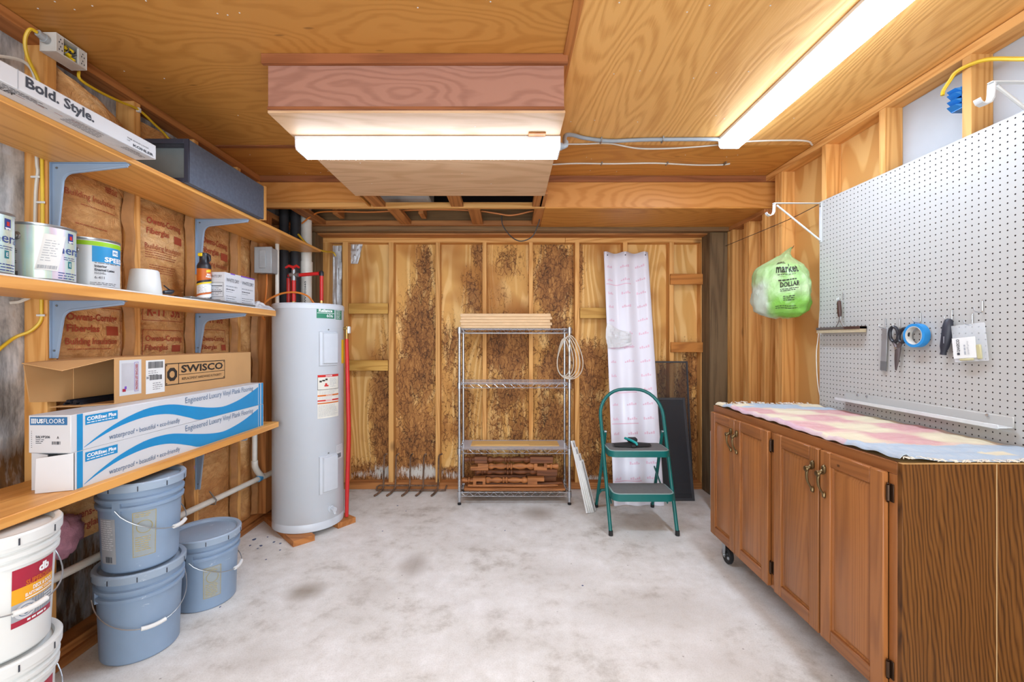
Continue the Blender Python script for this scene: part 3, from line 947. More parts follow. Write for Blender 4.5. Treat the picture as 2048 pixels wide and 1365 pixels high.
# ================================================================ LIGHTS ON THE CEILING
def fixture(name, label, x0, x1, y0, y1, ztop, along, lens, extra=()):
    """wrap-around fluorescent fixture hanging under ztop"""
    t = thing(name, label, 'light', ((x0 + x1) / 2, (y0 + y1) / 2, ztop), 'wrap-around fluorescent ceiling lights')
    mb = MB()
    mb.box(x0, x1, y0, y1, ztop - .018, ztop - .0005, .002)
    mb.build('housing', HOUSING, t)
    zt, zb, i = ztop - .0185, ztop - .062, .016
    if along == 'x':
        A = [(y0 + .004, zt), (y0 + .006, zb + .014), (y0 + i, zb), (y1 - i, zb), (y1 - .006, zb + .014), (y1 - .004, zt)]
        P = lambda s: [(s, a, b) for a, b in A]
        e = [(x0 + .006, x1 - .006), (x0, x0 + .006), (x1 - .006, x1)]
    else:
        A = [(x0 + .004, zt), (x0 + .006, zb + .014), (x0 + i, zb), (x1 - i, zb), (x1 - .006, zb + .014), (x1 - .004, zt)]
        P = lambda s: [(a, s, b) for a, b in A]
        e = [(y0 + .006, y1 - .006), (y0, y0 + .006), (y1 - .006, y1)]
    a0, b0 = P(e[0][0]), P(e[0][1])
    for q in ((0, 1, 2), (3, 4, 5)):
        MB().add([a0[i] for i in q] + [b0[i] for i in q], [(0, 1, 4, 3), (1, 2, 5, 4)]).build('lens_side', lens, t)
    MB().add([a0[2], a0[3], b0[3], b0[2]], [(0, 1, 2, 3)]).build('lens', LENSB, t)
    for a, b in e[1:]:
        MB().prism(P(a), P(b)).build('end_cap', HOUSING, t)
    return t
f1 = fixture('fluorescent_light', 'lit white fluorescent fixture under the boxed chase', -1.005, .242, 2.085, 2.225, ZS - .0115, 'x', LENS)
f2 = fixture('fluorescent_light', 'lit fluorescent fixture with ribbed lens on the rough plywood ceiling', 1.237, 1.372, 1.42, 2.64, ZC, 'y', LENSR)
# connector on the end of the first fixture
mb = MB()
mb.tube([(.243, 2.15, ZS - .035), (.262, 2.15, ZS - .035), (.275, 2.16, ZS - .025), (.278, 2.18, ZS + .0)], .013, 10)
mb.lathe([(.0, -.006), (.018, -.006), (.018, .006), (0, .006)], (.250, 2.15, ZS - .035), 12, 0, 'x')
mb.build('cable_connector', CONDUIT, f1)
mb = MB().box(.09, .17, 2.05, 2.083, ZS - .018, ZS - .012, .001)
mb.build('mounting_tab', BATTENY, f1)
# ---- cables on the ceiling
def cable(name, pts, r, m, label, cat='cable', n=6, seg=6, group=None):
    o = MB().tube(smooth_path(pts, seg), r, n).build(name, m)
    return tag(o, label, cat, group)
zc = ZC - .012
c = cable('flexible_conduit', [(.279, 2.185, ZS + .002), (.283, 2.27, 2.34), (.31, 2.42, 2.44), (.37, 2.54, 2.495), (.45, 2.61, zc), (.60, 2.645, zc), (.78, 2.63, zc), (.95, 2.625, zc), (1.235, 2.622, zc)], .011, CONDUIT,
          'grey flexible conduit joining the two fluorescent fixtures', 'conduit', 10)
for x, y in ((.545, 2.637), (.905, 2.626)):
    MB().tube([(x, y - .02, ZC - .001), (x, y - .018, ZC - .024), (x, y + .018, ZC - .024), (x, y + .02, ZC - .001)], .004, 6).build('strap', STEELPART, c)
cable('ceiling_wire', [(.25, 2.70, ZC - .006), (.45, 2.70, ZC - .006), (.60, 2.69, ZC - .006), (.80, 2.76, ZC - .006), (1.0, 2.76, ZC - .006), (1.24, 2.72, ZC - .006), (1.40, 2.67, ZC - .006), (1.62, 2.65, ZC - .006), (1.78, 2.66, ZC - .006), (1.84, 2.70, ZC - .012)], .005, CABLEW,
      'thin white wire running along the ceiling beside the grey conduit')
c = cable('ceiling_wire', [(.25, 3.02, ZC - .006), (.45, 2.995, ZC - .006), (.70, 3.0, ZC - .006), (.98, 2.99, ZC - .006), (1.25, 3.02, ZC - .006), (1.43, 3.02, ZC - .006), (1.49, 3.0, ZC - .006)], .005, CABLEW,
          'white wire stapled to the ceiling between the conduit and the soffit')
for x in (.62, 1.06, 1.45):
    MB().box(x, x + .006, 2.975, 3.02, ZC - .013, ZC - .001).build('staple', STEELPART, c)

# ---- wiring on the shelf wall
t = thing('outlet_box', 'open off-white outlet box with yellow wires beneath the ceiling', 'outlet box', (-1.77, 1.77, 2.44))
bx0, bx1, by0, by1, bz0, bz1 = -1.806, -1.742, 1.712, 1.838, 2.437, 2.510
mb = MB()
mb.box(bx0, bx0 + .004, by0, by1, bz0, bz1)
for a in ((by0, by0 + .004, bz0, bz1), (by1 - .004, by1, bz0, bz1), (by0 + .004, by1 - .004, bz0, bz0 + .004), (by0 + .004, by1 - .004, bz1 - .004, bz1)):
    mb.box(bx0 + .004, bx1, *a, .001)
for a, b in ((by0 + .004, by0 + .030), (by1 - .034, by1 - .004)):
    mb.box(bx1 - .010, bx1 - .001, a, b, bz0 + .004, bz1 - .004)
mb.build('box_shell', BOXWHITE, t)
mb = MB()
fn = on_x(bx1 - .001, by0, bz0)
for u0 in (.010, .1):
    for v0 in (.012, .040):
        for du, dv in ((0, 0), (.011, 0), (.005, .012)):
            put_rect(mb, fn, u0 + du, u0 + du + .004, v0 + dv, v0 + dv + .006, 1, .001)
mb.build('socket_slots', INK, t)
mb = MB()
for k in range(5):
    y = by0 + .042 + .009 * k
    mb.tube(smooth_path([(bx1 - .045, y, bz0 + .015 + .01 * (k % 3)), (bx1 - .012, y + .012, bz0 + .03 + .006 * k % .02), (bx1 - .018, y + .02, bz0 + .055 - .008 * (k % 2)), (bx1 - .05, y + .01, bz0 + .045)], 4), .0022, 5, 0 if k % 2 else 1)
mb.build('wires', [BLACKPL, STEELPART], t)
for k, (y, z) in enumerate(((by0 + .040, bz0 + .045), (by0 + .058, bz0 + .028), (by0 + .068, bz0 + .050), (by0 + .074, bz0 + .018))):
    mb = MB().tube([(bx1 - .03, y - .004, z + .008), (bx1 - .008, y + .008, z - .006)], [.007, .0055], 8)
    mb.build('wire_nut', YELLOW, t)
mb = MB().tube([(-1.775, 1.712, 2.475), (-1.775, 1.676, 2.482)], [.014, .013], 10); mb.lathe([(.0, -.004), (.017, -.004), (.017, .004), (0, .004)], (-1.775, 1.70, 2.477), 10, 0, 'y')
mb.build('cable_clamp', BOXGREY, t)

c = cable('yellow_cable', [(-1.775, 1.674, 2.482), (-1.782, 1.655, 2.480), (-1.80, 1.655, 2.44), (-1.812, 1.675, 2.39), (-1.82, 1.72, 2.33), (-1.822, 1.735, 2.26), (-1.822, 1.736, 2.05), (-1.82, 1.736, 1.80), (-1.824, 1.736, 1.60), (-1.824, 1.736, 1.45), (-1.826, 1.735, 1.40), (-1.85, 1.722, 1.36), (-1.885, 1.700, 1.335), (-1.888, 1.66, 1.30), (-1.88, 1.60, 1.25), (-1.87, 1.54, 1.23)], .0058, CABLEY,
          'yellow cable stapled down the stud beside the stained foil')
for z in (1.86, 1.42):
    MB().box(-1.838, -1.806, 1.7285, 1.7335, z - .004, z + .004, .001).build('staple', PAPER, c)
c = cable('white_cable', [(-1.885, 1.60, 2.34), (-1.87, 1.64, 2.37), (-1.85, 1.70, 2.385), (-1.846, 1.733, 2.34), (-1.848, 1.736, 2.20), (-1.842, 1.736, 2.02), (-1.838, 1.736, 1.98), (-1.846, 1.736, 1.90), (-1.85, 1.736, 1.70), (-1.852, 1.735, 1.52), (-1.87, 1.71, 1.475), (-1.896, 1.69, 1.465)], .0058, CABLEW,
          'white cable running down beside the yellow cable on the stud')
MB().box(-1.86, -1.826, 1.7285, 1.7335, 1.955, 1.963, .001).build('staple', PAPER, c)
c = cable('yellow_cable', [(-1.79, 1.84, 2.462), (-1.80, 1.862, 2.452), (-1.802, 1.872, 2.42), (-1.803, 1.96, 2.418), (-1.803, 2.06, 2.43), (-1.802, 2.165, 2.445), (-1.803, 2.26, 2.424), (-1.803, 2.36, 2.39), (-1.802, 2.44, 2.30), (-1.80, 2.55, 2.262)], .0058, CABLEY,
          'yellow cable sagging along the studs above the top shelf')
MB().box(-1.811, -1.796, 2.160, 2.174, 2.435, 2.455, .001).build('staple', PAPER, c)
c = cable('yellow_cable', [(-1.62, 3.42, 2.14), (-1.60, 3.52, 2.09), (-1.575, 3.64, 2.075), (-1.56, 3.78, 2.08), (-1.555, 3.90, 2.10), (-1.552, 3.94, 2.10), (-1.54, 3.956, 2.075)], .0075, CABLEY,
          'thick yellow cable crossing from the top shelf end to the end wall')

# ---- fibreglass tufts
def tuft(name, x, y, z, r, lab, sq=1.0):
    mb = MB()
    def f(u, v):
        a, b = 2 * PI * u, PI * v
        d = Vector((math.sin(b) * math.cos(a), math.sin(b) * math.sin(a), math.cos(b)))
        k = r * (1 + .35 * mn.noise(d * 2.1 + Vector((x, y, z))) + .18 * mn.noise(d * 6 + Vector((z, x, y))))
        return (x + d.x * k * .45, y + d.y * k, z + d.z * k * sq)
    mb.grid(f, 22, 14)
    return tag(mb.build(name, PINKWOOL, ang=180), lab, 'insulation')
tuft('pink_fibreglass_tuft', -1.81, 1.80, .53, .085, 'pink fibreglass tuft bulging out behind the white pails', 1.0)
tuft('pink_fibreglass_tuft', -1.83, 2.60, .60, .05, 'pink fibreglass tuft behind the lowest shelf bracket', 2.2)
tuft('pink_fibreglass_tuft', -1.815, 2.60, 1.91, .035, 'small pink fibreglass tuft above the spray can', 1.2)
# ================================================================ SHELVES
def bracket(y, zt, xw, d=.30, h=.30):
    """pressed steel shelf bracket: web in the x-z plane, flanges against wall and board"""
    x1 = xw + d
    outer = [(xw, zt), (x1, zt), (x1, zt - .010)]
    inn = []
    cx, cz, r = xw + .040 + .045, zt - .036 - .045, .045
    inn.append((x1 - .005, zt - .012))
    for k in range(7):
        a = PI / 2 + (PI / 2) * k / 6
        inn.append((cx + r * math.cos(a), cz + r * math.sin(a)))
    inn.append((xw + .016, zt - h))
    poly = outer + inn + [(xw, zt - h)]
    mb = MB()
    mb.prism([(a, y - .003, b) for a, b in poly], [(a, y + .003, b) for a, b in poly])
    mb.box(xw, xw + .003, y - .014, y + .014, zt - h, zt, .001)
    mb.box(xw, x1, y - .014, y + .014, zt - .003, zt - .0002, .001)
    # rolled edge along the free side of the web
    mb.tube([(p[0], y, p[1]) for p in inn], .0055, 6)
    for x, z in ((xw + .02, zt - .02), (xw + .01, zt - h + .03)):
        mb.lathe([(0, -.002), (.004, -.002), (.005, .002)], (x, y - .004, z), 8, 1, 'y')
    return mb

def shelf(label, x0, y0, y1, zt, th, brk, lining=False, xw=-1.808, h=.30):
    t = thing('wall_shelf', label, 'shelf', (xw, (y0 + y1) / 2, zt - th), 'pine shelves on blue-grey brackets')
    MB().box(xw, x0, y0, y1, zt - th, zt, .002).build('board', SHELFW, t)
    if lining:
        MB().box(xw + .002, x0 - .003, y0, y1 - .004, zt, zt + .006, .001).build('lining', EDGEW, t)
    for y in brk:
        bracket(y, zt - th, xw, abs(x0 - xw) - .015, h).build('bracket', [BRACKETBLUE, STEELPART], t)
    return t
shelf('topmost pine wall shelf carrying the long white carton and the dark speaker box', -1.492, .90, 3.53, 2.045, .020, (1.763, 2.576), h=.32)
shelf('middle pine wall shelf with white lining holding paint cans', -1.508, .80, 2.88, 1.516, .036, (.95, 1.763, 2.576), True, h=.228)
shelf('lowest pine wall shelf over the pails carrying the blue and white cartons', -1.50, .80, 2.90, .795, .034, (.95, 2.576), h=.30)

# ================================================================ ON THE TOP SHELF
Z1 = 2.0455
kx0, kx1, ky0, ky1, kz1 = -1.60, -1.413, .95, 1.782, 2.102
t = thing('long_carton', 'long white carton overhanging the top shelf, printed Bold. Style.', 'carton', (-1.5, 1.36, Z1))
MB().box(kx0, kx1, ky0, ky1, Z1, kz1, .002).build('box', WHITEBOX, t)
mb = MB()
fn = on_x(kx1, 0, Z1)
put_text(mb, 'Bold. Style.', fn, 1.300, .008, .215, .042, .028)
put_text(mb, 'KOHLER', fn, 1.672, .007, .095, .010, .03)
put_text(mb, 'THE BOLD LOOK', fn, 1.645, .026, .10, .0055, .0)
put_text(mb, 'OF', fn, 1.645, .0175, .014, .0055, .0)
mb.build('lettering', INK, t, recalc=False)
MB().box(kx0, kx1 + .0006, 1.279, 1.2815, Z1 + .001, kz1 + .0004).build('fold_line', GREYP, t)
mb = MB()
fb = lambda u, v, e=0: (kx1 - .070 + v, u, Z1 - e)
put_text(mb, 'KOHLER', fb, 1.22, .020, .09, .018, .02)
put_lines(mb, fb, 1.2, .055, .2, 3, .007, .0025)
put_lines(mb, fb, 1.45, .055, .16, 5, .009, .0022)
put_lines(mb, fb, 1.66, .052, .1, 3, .009, .0025)
for k in range(4): put_rect(mb, fb, 1.31 + .05 * k, 1.335 + .05 * k, .03 + .006 * k, .0315 + .006 * k, 1, .001, 1)
mb.build('underside_print', [INK, REDINK], t, recalc=False)
# wrinkled kraft packet lying on the carton end
mb = MB().box(-1.60, -1.50, 1.10, 1.262, kz1 + .0005, kz1 + .012, .003)
tag(mb.build('flat_cardboard_piece', CARDB), 'brown cardboard scrap lying on the long white carton', 'cardboard')

sx0, sx1, sy0, sy1, sz1 = -1.76, -1.462, 2.032, 2.655, 2.243
t = thing('speaker_box', 'dark grey cloth-covered speaker box with an open end on the top shelf', 'speaker', ((sx0 + sx1) / 2, 2.34, Z1))
mb = MB()
w = .020
mb.box(sx1 - w, sx1, sy0, sy1, Z1, sz1, .003); mb.box(sx0, sx0 + w, sy0, sy1, Z1, sz1, .003)
mb.box(sx0 + w, sx1 - w, sy0, sy1, sz1 - w, sz1, .003); mb.box(sx0 + w, sx1 - w, sy0, sy1, Z1, Z1 + w, .003)
mb.box(sx0 + w, sx1 - w, sy1 - w, sy1, Z1 + w, sz1 - w)
mb.build('cabinet', SPK, t)
mb = MB()
for a in ((sx1 - w - .001, sx1 + .001, Z1, sz1 + .001), (sx0 - .001, sx0 + w + .001, Z1, sz1 + .001), (sx0 + w, sx1 - w, sz1 - w - .001, sz1 + .001), (sx0 + w, sx1 - w, Z1, Z1 + w)):
    mb.box(a[0], a[1], sy0 - .004, sy0 + .006, a[2], a[3], .002)
mb.build('front_edge', SPKF, t)
MB().box(sx0 + w, sx1 - w, sy0 + .05, sy0 + .056, Z1 + w, sz1 - w).build('inner_panel', SPKIN, t)
tag(MB().box(-1.76, -1.458, 2.660, 2.676, Z1, 2.248, .001).build('end_board', WX[2]), 'thin upright wood board standing against the speaker box end', 'board')

# ================================================================ ON THE MIDDLE SHELF
Z2 = 1.5225
def can_body(mb, cx, cy, r, z0, h, m_body=0, m_rim=1):
    mb.lathe([(0, z0 + .004), (r - .006, z0 + .004), (r - .002, z0), (r + .0016, z0 + .002), (r + .0016, z0 + .006), (r, z0 + .008)], (cx, cy, 0), 48, m_rim)
    mb.lathe([(r, z0 + .008), (r, z0 + h - .010)], (cx, cy, 0), 48, m_body)
    mb.lathe([(r, z0 + h - .010), (r + .002, z0 + h - .006), (r + .002, z0 + h - .001), (r - .002, z0 + h), (r - .006, z0 + h - .002), (r - .008, z0 + h - .008), (r - .014, z0 + h - .010)], (cx, cy, 0), 48, m_rim)
def can(label, cx, cy, deco, mats):
    t = thing('paint_can', label, 'paint can', (cx, cy, Z2), 'one gallon paint cans')
    r, h = .0825, .192
    mb = MB(); can_body(mb, cx, cy, r, Z2, h); mb.build('can_body', [mats[0], CANRIM], t)
    MB().lathe([(0, Z2 + h - .0105), (r - .016, Z2 + h - .0105), (r - .014, Z2 + h - .006), (r - .010, Z2 + h - .004)], (cx, cy, 0), 40).build('lid', CANRIM, t)
    view = math.atan2(-cy, -cx)
    def fc(deg):           # surface whose u = 0 is deg to the reader's right of the viewing line
        return on_cyl(cx, cy, r, view + math.radians(deg), Z2)
    deco(t, fc, r, h, cx, cy, view)
    return t
def ear_bail(t, cx, cy, r, view, deg, z, drop):
    a = view + math.radians(deg)
    e = Vector((math.cos(a), math.sin(a), 0))
    mb = MB()
    q = e.to_track_quat('Z', 'Y').to_matrix().to_4x4()
    M = Matrix.Translation((cx + e.x * r, cy + e.y * r, z)) @ q
    tmp = MB().lathe([(0, .006), (.006, .006), (.008, .003), (.012, .003), (.014, 0), (.014, -.002)], (0, 0, 0), 16)
    mb.add([M @ Vector(p) for p in tmp.v], tmp.f)
    mb.build('ear', STEELPART, t)
    pts = []
    for k in range(17):
        s = k / 16
        b = a - PI * s
        pts.append((cx + (r + .007) * math.cos(b), cy + (r + .007) * math.sin(b), z - drop * math.sin(PI * s) ** .8))
    MB().tube(pts, .0018, 6).build('bail', WIRE, t)
def deco_holo(first):
    def d(t, fc, r, h, cx, cy, view):
        f = fc(0); R = math.radians
        mb = MB()
        put_rect(mb, f, r * R(46), r * R(61), .138, .172, 5, .0006, 0)
        mb.build('blue_emblem', NAVY, t, recalc=False)
        mb = MB()
        put_rect(mb, f, r * R(50), r * R(57), .150, .163, 2, .0012, 0); put_rect(mb, f, r * R(47), r * R(60), .141, .145, 4, .0012, 1)
        put_lines(mb, f, r * R(48), .1385, .02, 1, .01, .002, .0012, 1)
        mb.build('emblem_mark', [REDP, WHITEP], t, recalc=False)
        mb = MB()
        put_text(mb, 'emerald', f, -r * R(2), .098, r * R(108), .030, .0, .0013)
        put_lines(mb, f, r * R(36), .085, .05, 2, .007, .002, .0012)
        put_lines(mb, f, r * R(25), .030, .08, 3, .009, .003, .0012)
        mb.build('lettering', NAVY, t, recalc=False)
        mb = MB()
        put_rect(mb, f, r * R(46), r * R(56), .050, .074, 4, .0006)
        put_text(mb, 'E', f, r * R(49), .056, .007, .012, .01, .0012, 1)
        mb.build('teal_emblem', [TEALP, WHITEP], t, recalc=False)
        if not first:
            mb = MB()
            g = lambda u, v, e=0: f(u + .18 * (v - .1), v, e)
            put_rect(mb, g, r * R(-6), r * R(32), .035, .158, 10, .0030)
            mb.build('paper_tag', PAPER, t, recalc=False)
            mb = MB()
            put_lines(mb, g, r * R(-1), .135, .035, 9, .0085, .0022, .0038)
            put_barcode(mb, g, r * R(-3), .040, .046, .012, .0038)
            mb.build('tag_print', GREYP, t, recalc=False)
        mb = MB()
        put_lines(mb, f, r * R(-66), .10, .035, 4, .006, .002, .0012); put_lines(mb, f, r * R(-66), .06, .035, 3, .006, .002, .0012)
        put_barcode(mb, f, r * R(-68), .01, .035, .018)
        mb.build('back_print', INK, t, recalc=False)
        ear_bail(t, cx, cy, r, view, -48 if not first else -60, Z2 + .145, .10)
    return d
can('shimmering emerald paint can at the near end of the middle shelf', -1.617, 1.345, deco_holo(True), (HOLO,))
can('shimmering paint can with a white paper tag, beside the blue and lime can', -1.617, 1.545, deco_holo(False), (HOLO,))
def deco_speed(t, fc, r, h, cx, cy, view):
    f = fc(0); R = math.radians
    mb = MB(); put_rect(mb, f, -r * R(100), r * R(110), h - .030, h - .0135, 40, .0006); mb.build('lime_band', LIME, t, recalc=False)
    mb = MB(); put_rect(mb, f, -r * R(1), r * R(96), .100, h - .031, 20, .0005); mb.build('blue_panel', BLUEPRINT, t, recalc=False)
    mb = MB()
    put_rect(mb, f, r * R(44), r * R(62), .132, .154, 6, .001)
    put_text(mb, 'SPEED', f, r * R(24), .104, r * R(58), .019, .035, .0018)
    mb.build('white_print', WHITEP, t, recalc=False)
    mb = MB()
    put_text(mb, 'PPG', f, r * R(46), .136, r * R(14), .012, .02, .0016)
    mb.build('blue_print', BLUEPRINT, t, recalc=False)
    mb = MB()
    put_text(mb, 'Interior', f, r * R(4), .080, r * R(26), .010, .03)
    put_text(mb, 'Enamel Latex', f, r * R(4), .066, r * R(46), .010, .03)
    put_text(mb, 'EGGSHELL', f, r * R(4), .054, r * R(24), .008, .0)
    put_text(mb, '6-411', f, r * R(4), .036, r * R(20), .010, .0)
    put_lines(mb, f, r * R(4), .096, .08, 1, .006, .0022)
    put_lines(mb, f, -r * R(5), .020, .12, 2, .006, .0018)
    for v in (.02, .04, .06, .08):
        put_rect(mb, f, -r * R(62), -r * R(34), v, v + .001, 4, .001)
    put_lines(mb, f, -r * R(60), .075, .03, 6, .009, .002)
    mb.build('dark_print', INK, t, recalc=False)
    ear_bail(t, cx, cy, r, view, -36, Z2 + .140, .10)
can('grey paint can with a blue panel and lime band on the middle shelf', -1.640, 1.752, deco_speed, (CANW,))

mb = MB()
cx, cy = -1.625, 1.985
mb.lathe([(0, Z2 + .002), (.062, Z2), (.064, Z2 + .004), (.052, Z2 + .108), (.048, Z2 + .114), (0, Z2 + .116)], (cx, cy, 0), 36)
t = mb.build('upturned_tub', WHITEPLASTIC)
tag(t, 'white upturned plastic tub next to the blue and lime paint can', 'tub')
mb = MB(); mb.tube([(cx + .05, cy + .045, Z2 + .02), (cx + .058, cy + .075, Z2 + .024), (cx + .06, cy + .09, Z2 + .03)], [.008, .012, .006], 8); mb.tube([(cx + .055, cy + .04, Z2 + .05), (cx + .058, cy + .075, Z2 + .03)], .003, 6)
mb.build('black_spout', BLACKPL, t)
tag(MB().lathe([(0, 0), (.012, 0), (.012, .018), (.009, .022), (0, .022)], (-1.66, 2.22, Z2 + .001), 14).build('black_stopper', BLACKPL), 'small black stopper on the middle shelf behind the upturned tub', 'stopper')
tag(MB().box(-1.552, -1.515, 2.12, 2.66, Z2 + .0005, Z2 + .012, .002).build('flat_metal_strip', STEELPART), 'flat grey metal strip lying along the middle shelf edge', 'strip')

# spray can
cx, cy, r = -1.648, 2.405, .0325
t = thing('spray_can', 'orange spray can with black trigger cap on the middle shelf', 'spray can', (cx, cy, Z2 + .0))
MB().lathe([(0, Z2 + .003), (r - .003, Z2), (r, Z2 + .003), (r, Z2 + .188), (r - .004, Z2 + .196), (.02, Z2 + .20), (0, Z2 + .20)], (cx, cy, 0), 32).build('can_body', CANW, t)
f = on_cyl(cx, cy, r, math.atan2(-cy, -cx), Z2)
L = r * PI * .95
mb = MB(); put_rect(mb, f, -L * .62, L, .118, .190, 24, .0006); mb.build('orange_label', ORANGE, t, recalc=False)
mb = MB(); g = lambda u, v, e=0: f(u, v + u * .22, e)
put_rect(mb, g, -L * .55, L * .8, .103, .112, 20, .0012, 0); put_rect(mb, g, 0.01, .034, .163, .176, 8, .0012, 0)
put_rect(mb, g, -L * .55, L * .8, .112, .124, 20, .001, 1); put_rect(mb, g, -L * .55, L * .8, .046, .056, 20, .001, 2); put_rect(mb, g, -L * .55, L * .8, .008, .028, 20, .001, 1)
put_rect(mb, f, -L * .62, L, .03, .10, 24, .0003, 4)
put_text(mb, 'MAX', f, .012, .150, .022, .010, .05, .0016, 3); put_text(mb, 'FORCE', f, .008, .138, .030, .010, .05, .0016, 3)
for k in range(3): put_rect(mb, g, -.01, .03, .012 + .006 * k, .014 + .006 * k, 6, .0016, 3)
put_lines(mb, f, -.03, .09, .05, 5, .008, .002, .0012, 5)
mb.build('label_print', [YELLOW, BLACKPL, ORANGE, WHITEP, WHITEP, GREYP], t, recalc=False)
mb = MB(); mb.lathe([(r + .001, Z2 + .186), (r + .001, Z2 + .202), (r - .004, Z2 + .214), (.022, Z2 + .224), (.021, Z2 + .245), (.024, Z2 + .262), (.02, Z2 + .272), (0, Z2 + .274)], (cx, cy, 0), 24)
e = Vector((math.cos(math.atan2(-cy, -cx) + .9), math.sin(math.atan2(-cy, -cx) + .9), 0))
mb.tube([(cx, cy, Z2 + .262), (cx + e.x * .03, cy + e.y * .03, Z2 + .256), (cx + e.x * .034, cy + e.y * .034, Z2 + .235), (cx + e.x * .026, cy + e.y * .026, Z2 + .225)], [.014, .009, .006, .004], 8)
mb.build('trigger_cap', BLACKPL, t)
MB().box(cx - .02 + .002, cx + .006, cy - .026, cy - .012, Z2 + .252, Z2 + .270, .003).build('nozzle', YELLOW, t)

# two small white cartons
for k, y0 in enumerate((2.437, 2.581)):
    x0, x1, h = -1.640, -1.556, .176
    t = thing('small_carton', ('white WHITE DRY carton beside the orange spray can', 'white WHITE DRY carton with a purple top edge, farther from the spray can')[k], 'carton', ((x0 + x1) / 2, y0 + .07, Z2), 'white dry cartons')
    MB().box(x0, x1, y0, y0 + .1425, Z2 + .0125 * 0, Z2 + h, .001).build('box', WHITEBOX, t)
    mb = MB(); f = on_x(x1, y0, Z2)
    put_text(mb, 'WHITE DRY', f, .012, .126, .115, .020, .0)
    put_lines(mb, f, .01, .098, .12, 1, .01, .007, .001, 1); put_lines(mb, f, .01, .082, .10, 1, .01, .004, .001, 0); put_lines(mb, f, .01, .07, .08, 1, .01, .004, .001, 1)
    put_lines(mb, f, .01, .045, .12, 3, .012, .002, .001, 0)
    g = on_y(y0, x0, Z2)
    put_text(mb, 'WHITE DRY', g, .004, .146, .064, .014, .0)
    for v in (.098, .128): put_rect(mb, g, .01, .07, v - .03, v - .026, 1, .001)
    for a, b, c, d in ((.005, .076, .040, .0415), (.005, .076, .118, .1195), (.0745, .076, .04, .118)): put_rect(mb, g, a, b, c, d, 1, .001)
    put_barcode(mb, g, .03, .012, .03, .014)
    put_lines(mb, g, .01, .088, .06, 2, .01, .002); put_lines(mb, g, .01, .06, .06, 2, .01, .002)
    mb.build('lettering', [INK, GREYP], t, recalc=False)
    MB().box(x1 - .02, x1 + .0006, y0 + (.05 if k == 0 else .002), y0 + (.09 if k == 0 else .141), Z2 + h - .006, Z2 + h + .0006).build('purple_edge', PURPLE, t)
mb = MB()
def crump(x0, x1, y0, y1, h, sd):
    def f(u, v):
        x, y = x0 + (x1 - x0) * u, y0 + (y1 - y0) * v
        e = min(u, 1 - u, v, 1 - v) * 4
        return (x, y, Z2 + .003 + min(1, e) * h * (.5 + .9 * abs(mn.noise((u * 5, v * 6, sd))) + .4 * mn.noise((u * 12, v * 13, sd))))
    return f
mb.sheet(crump(-1.70, -1.515, 2.728, 2.872, .05, 3), 16, 14, (0, 0, -.002))
tag(mb.build('crumpled_plastic_bag', FILMCRUMP, ang=20), 'crumpled clear plastic bag at the far end of the middle shelf', 'bag')

